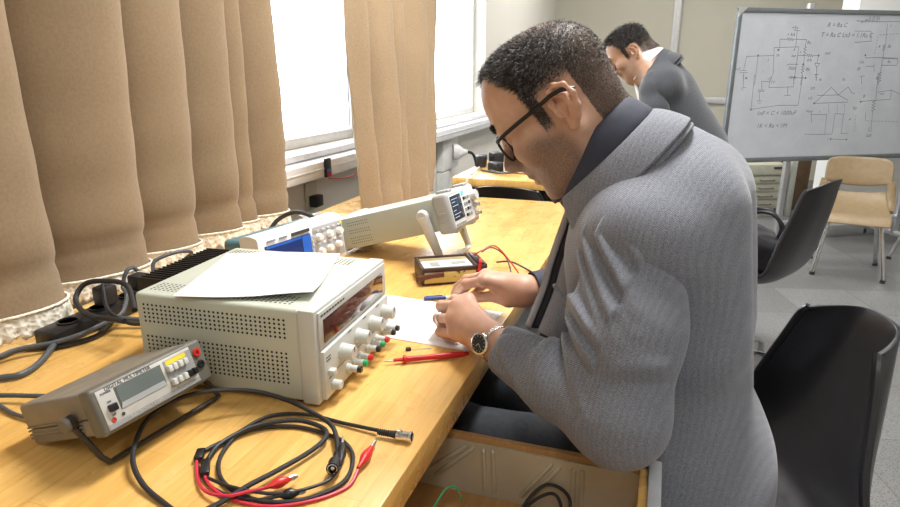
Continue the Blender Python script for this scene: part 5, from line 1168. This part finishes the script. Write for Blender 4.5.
# trousers and shoes
JN = mat('blue_grey_denim', (.022, .026, .034), .8, var=.25, scale=120); SHO = mat('black_leather', (.012, .012, .013), .35)
s = SDF(); s.ell(PEL + V((.0, 0, .01)), (.115, .15, .12), None, .05)
for y in (-1, 1):
    hip = PEL + V((-.02, y * .09, -.02)); kn = PEL + V((-.40, .04 + y * .10, -.025)); an = V((kn.x + .03, kn.y, .10)); s.cone(hip, kn, .088, .066, .05); s.cone(kn, an, .066, .052, .03)
sdf_obj('trousers', s, .007, JN, man, disp=lambda P: .003 * nz2(P), smooth=1)
for y in (-1, 1):
    kx, ky = PEL.x - .37, PEL.y + .04 + y * .10; s = SDF(); s.ell((kx + .0, ky, .06), (.05, .042, .06), None, .02); s.ell((kx - .10, ky, .035), (.12, .045, .035), None, .04); s.box((kx - .07, ky, .008), (.135, .044, .008), .004, None, .01); sdf_obj('shoe', s, .005, SHO, man, smooth=1)
def unshift(o):
    bpy.context.view_layer.update()
    for c in o.children: c.matrix_parent_inverse = o.matrix_world.inverted()
unshift(man)
# -- standing man in the background
m2 = thing('person', 'standing man in dark grey suit and white shirt bent over the second workbench', 'person', (.20, 3.12, 0))
HD2 = man_frame((-.158, 3.075, 1.300), rad(180 - 8), rad(36)); HS2 = 1.05
s = SDF(); T2 = head_sdf(s, HD2, HS2)
N2 = V((-.095, 3.085, 1.245)); s.cone(T2(-.032, 0, -.012), N2, .052, .058, .04); s.cone(T2(.03, 0, -.06), V((-.07, 3.08, 1.20)), .04, .05, .04)
P2 = V((.15, 3.12, .88)); s.cone(N2, P2, .08, .10, .05)
SH2, EL2, WR2 = V((-.055, 2.955, 1.160)), V((-.07, 2.90, .905)), V((-.27, 2.97, .79))
SR2, ER2, WQ2 = V((-.035, 3.29, 1.16)), V((-.05, 3.34, .905)), V((-.27, 3.20, .79))
for a, c, d_ in ((SH2, EL2, WR2), (SR2, ER2, WQ2)): s.cone(N2, a, .06, .05, .05); s.cone(a, c, .045, .036, .02); s.cone(c, d_, .036, .026, .02)
for w_, sg in ((WR2, 1), (WQ2, -1)):
    w_ = np.array(w_); ms = [w_ + np.array([-.082 + .004 * abs(i - 1), sg * (.030 - .020 * i), .006]) for i in range(4)]
    hand(s, w_, ms, [[m_ + np.array([-.036, 0, -.010]), m_ + np.array([-.052, sg * .002, -.028]), m_ + np.array([-.050, sg * .004, -.040])] for m_ in ms],
         [w_ + np.array([-.03, sg * .03, -.004]), w_ + np.array([-.062, sg * .046, -.012]), w_ + np.array([-.088, sg * .045, -.022]), w_ + np.array([-.104, sg * .040, -.030])])
body2 = sdf_obj('body', s, .0034, skin_mat('tan_skin', (.40, .235, .155), (.05, .04, .035), (.02, .017, .015)), m2, smooth=1)
def hl2(l): 
    return hairline(l, .010, -.012)
def beard2(l):
    x, y, z = l.T; lip = np.exp(-(((x - .096) / .018) ** 2 + (y / .032) ** 2 + ((z + .036) / .009) ** 2)); return np.clip(.55 * stubble(l) + 1.2 * lip, 0, 1)
paint(body2, HD2, HS2, lambda l: .97 * hl2(l), beard2)
HL2 = HD2 @ Matrix.Diagonal((HS2, HS2, HS2, 1))
def len2(l):
    x, y, z = l.T; return .006 + .022 * sstep(-.0, .10, z)
hair_mesh('hair', body2, lambda l: hl2(l), HL2, len2, (HB, HB), 14000, 8, m2, flow1, .0016, 0)
hair_mesh('eyebrow', body2, brow_sel, HL2, lambda l: np.full(len(l), .009), (HB, HB), 500, 4, m2, lambda l: np.stack([np.zeros(len(l)), np.sign(l[:, 1]), np.full(len(l), .25)], 1), .0016, 0)
SUIT = tweed('dark_grey_suiting', (.058, .064, .074)); WSH = mat('white_shirt', (.74, .75, .78), .7); DTR = mat('dark_trousers', (.03, .032, .037), .8)
s = SDF(); Fa = V((math.cos(rad(172)), math.sin(rad(172)), 0)); La = V((-Fa.y, Fa.x, 0)); ax2 = (N2 - P2).normalized()
TF2 = Matrix((Fa - ax2 * Fa.dot(ax2), La, ax2)); TF2 = Matrix((TF2[0].normalized(), TF2[1], ax2)).transposed()
for z_, r in ((0, (.125, .18, .15)), (.14, (.12, .17, .14)), (.28, (.125, .185, .14))): s.ell(P2 + TF2 @ V((-.005, 0, z_)), r, TF2, .06)
for sh in (SH2, SR2): s.cone(N2 + V((.03, 0, -.03)), sh + V((.015, 0, 0)), .070, .064, .06); s.cone(N2 + V((.045, 0, .0)), sh + V((.04, 0, .01)), .058, .06, .06)
s.ell(P2 + V((.0, 0, -.10)), (.13, .185, .15), None, .06)
jk2 = sdf_obj('jacket', s, .007, SUIT, m2, disp=lambda P: .005 * nz1(P) + .0015 * nz2(P), smooth=1)
for a, c, d_, sg in ((SH2, EL2, WR2, 1), (SR2, ER2, WQ2, -1)):
    s = SDF(); cf = c.lerp(d_, .86); s.cone(a, a.lerp(c, .5), .070, .066, .03); s.cone(a.lerp(c, .5), c, .066, .056, .03); s.cone(c, cf, .056, .040, .03)
    A_2 = np.array((c - a).normalized()); o2 = np.array(a); B_2 = np.array((cf - c).normalized())
    sdf_obj('sleeve', s, .006, SUIT, jk2, disp=lambda P: .005 * np.sin((P - o2) @ A_2 * 75 + 3 * nz1(P)) * (.4 + .6 * nz1(P * .8 + 5)) + .004 * nz1(P), post=lambda P, D: np.maximum(D, (P - np.array(cf)) @ B_2), smooth=1)
    b = MB(); p, q = c.lerp(d_, .84), c.lerp(d_, .93); b.lathe([(.036, 0), (.034, (q - p).length), (.031, (q - p).length), (.031, 0)], frame(p, q - p), 20); b.build('shirt_cuff', WSH, m2)
CN_, CA_, E1_, E2_ = CN, CA, E1, E2
CN = V((-.126, 3.072, 1.262)); CA = V((-.76, .0, .65)).normalized(); E1 = V((0, -1, -.05)); E1 = (E1 - CA * E1.dot(CA)).normalized(); E2 = CA.cross(E1); E2 = E2 if E2.z < 0 else -E2
band('shirt_collar', [-.052, -.026, .000, .025, .028, .025, .000, -.028], [(.100, .082), (.090, .077), (.081, .072), (.077, .069), (.079, .071), (.082, .073), (.089, .079), (.102, .088)], rad(10), rad(350), WSH, m2, .004)
band('collar', [-.125, -.10, -.070, -.050, -.054, -.074, -.110], [(.130, .104), (.118, .094), (.106, .083), (.101, .079), (.106, .084), (.118, .096), (.134, .114)], rad(80), rad(280), SUIT, jk2, .004)
b = MB(); FRN = [V((-.150, 3.03, 1.20)), V((-.125, 3.01, 1.12)), V((-.09, 3.0, 1.02))]
strip('shirt_front', [p + V((-.012, .01, 0)) for p in FRN], [p + V((.02, .03, 0)) for p in FRN], WSH, m2, .004)
for y in (-.04, .14):
    s = SDF(); s.cone(P2 + V((0, y, -.04)), V((.22, P2.y + y, .48)), .095, .07, .05); s.cone(V((.22, P2.y + y, .48)), V((.23, P2.y + y, .08)), .07, .052, .03)
    sdf_obj('trouser_leg', s, .010, DTR, m2, disp=lambda P: .004 * nz2(P), smooth=1)
    s = SDF(); s.ell((.22, P2.y + y, .06), (.055, .045, .055), None, .02); s.ell((.12, P2.y + y, .035), (.13, .047, .035), None, .04); s.box((.15, P2.y + y, .010), (.14, .046, .010), .004, None, .01); sdf_obj('shoe', s, .006, SHO, m2, smooth=1)
unshift(m2)
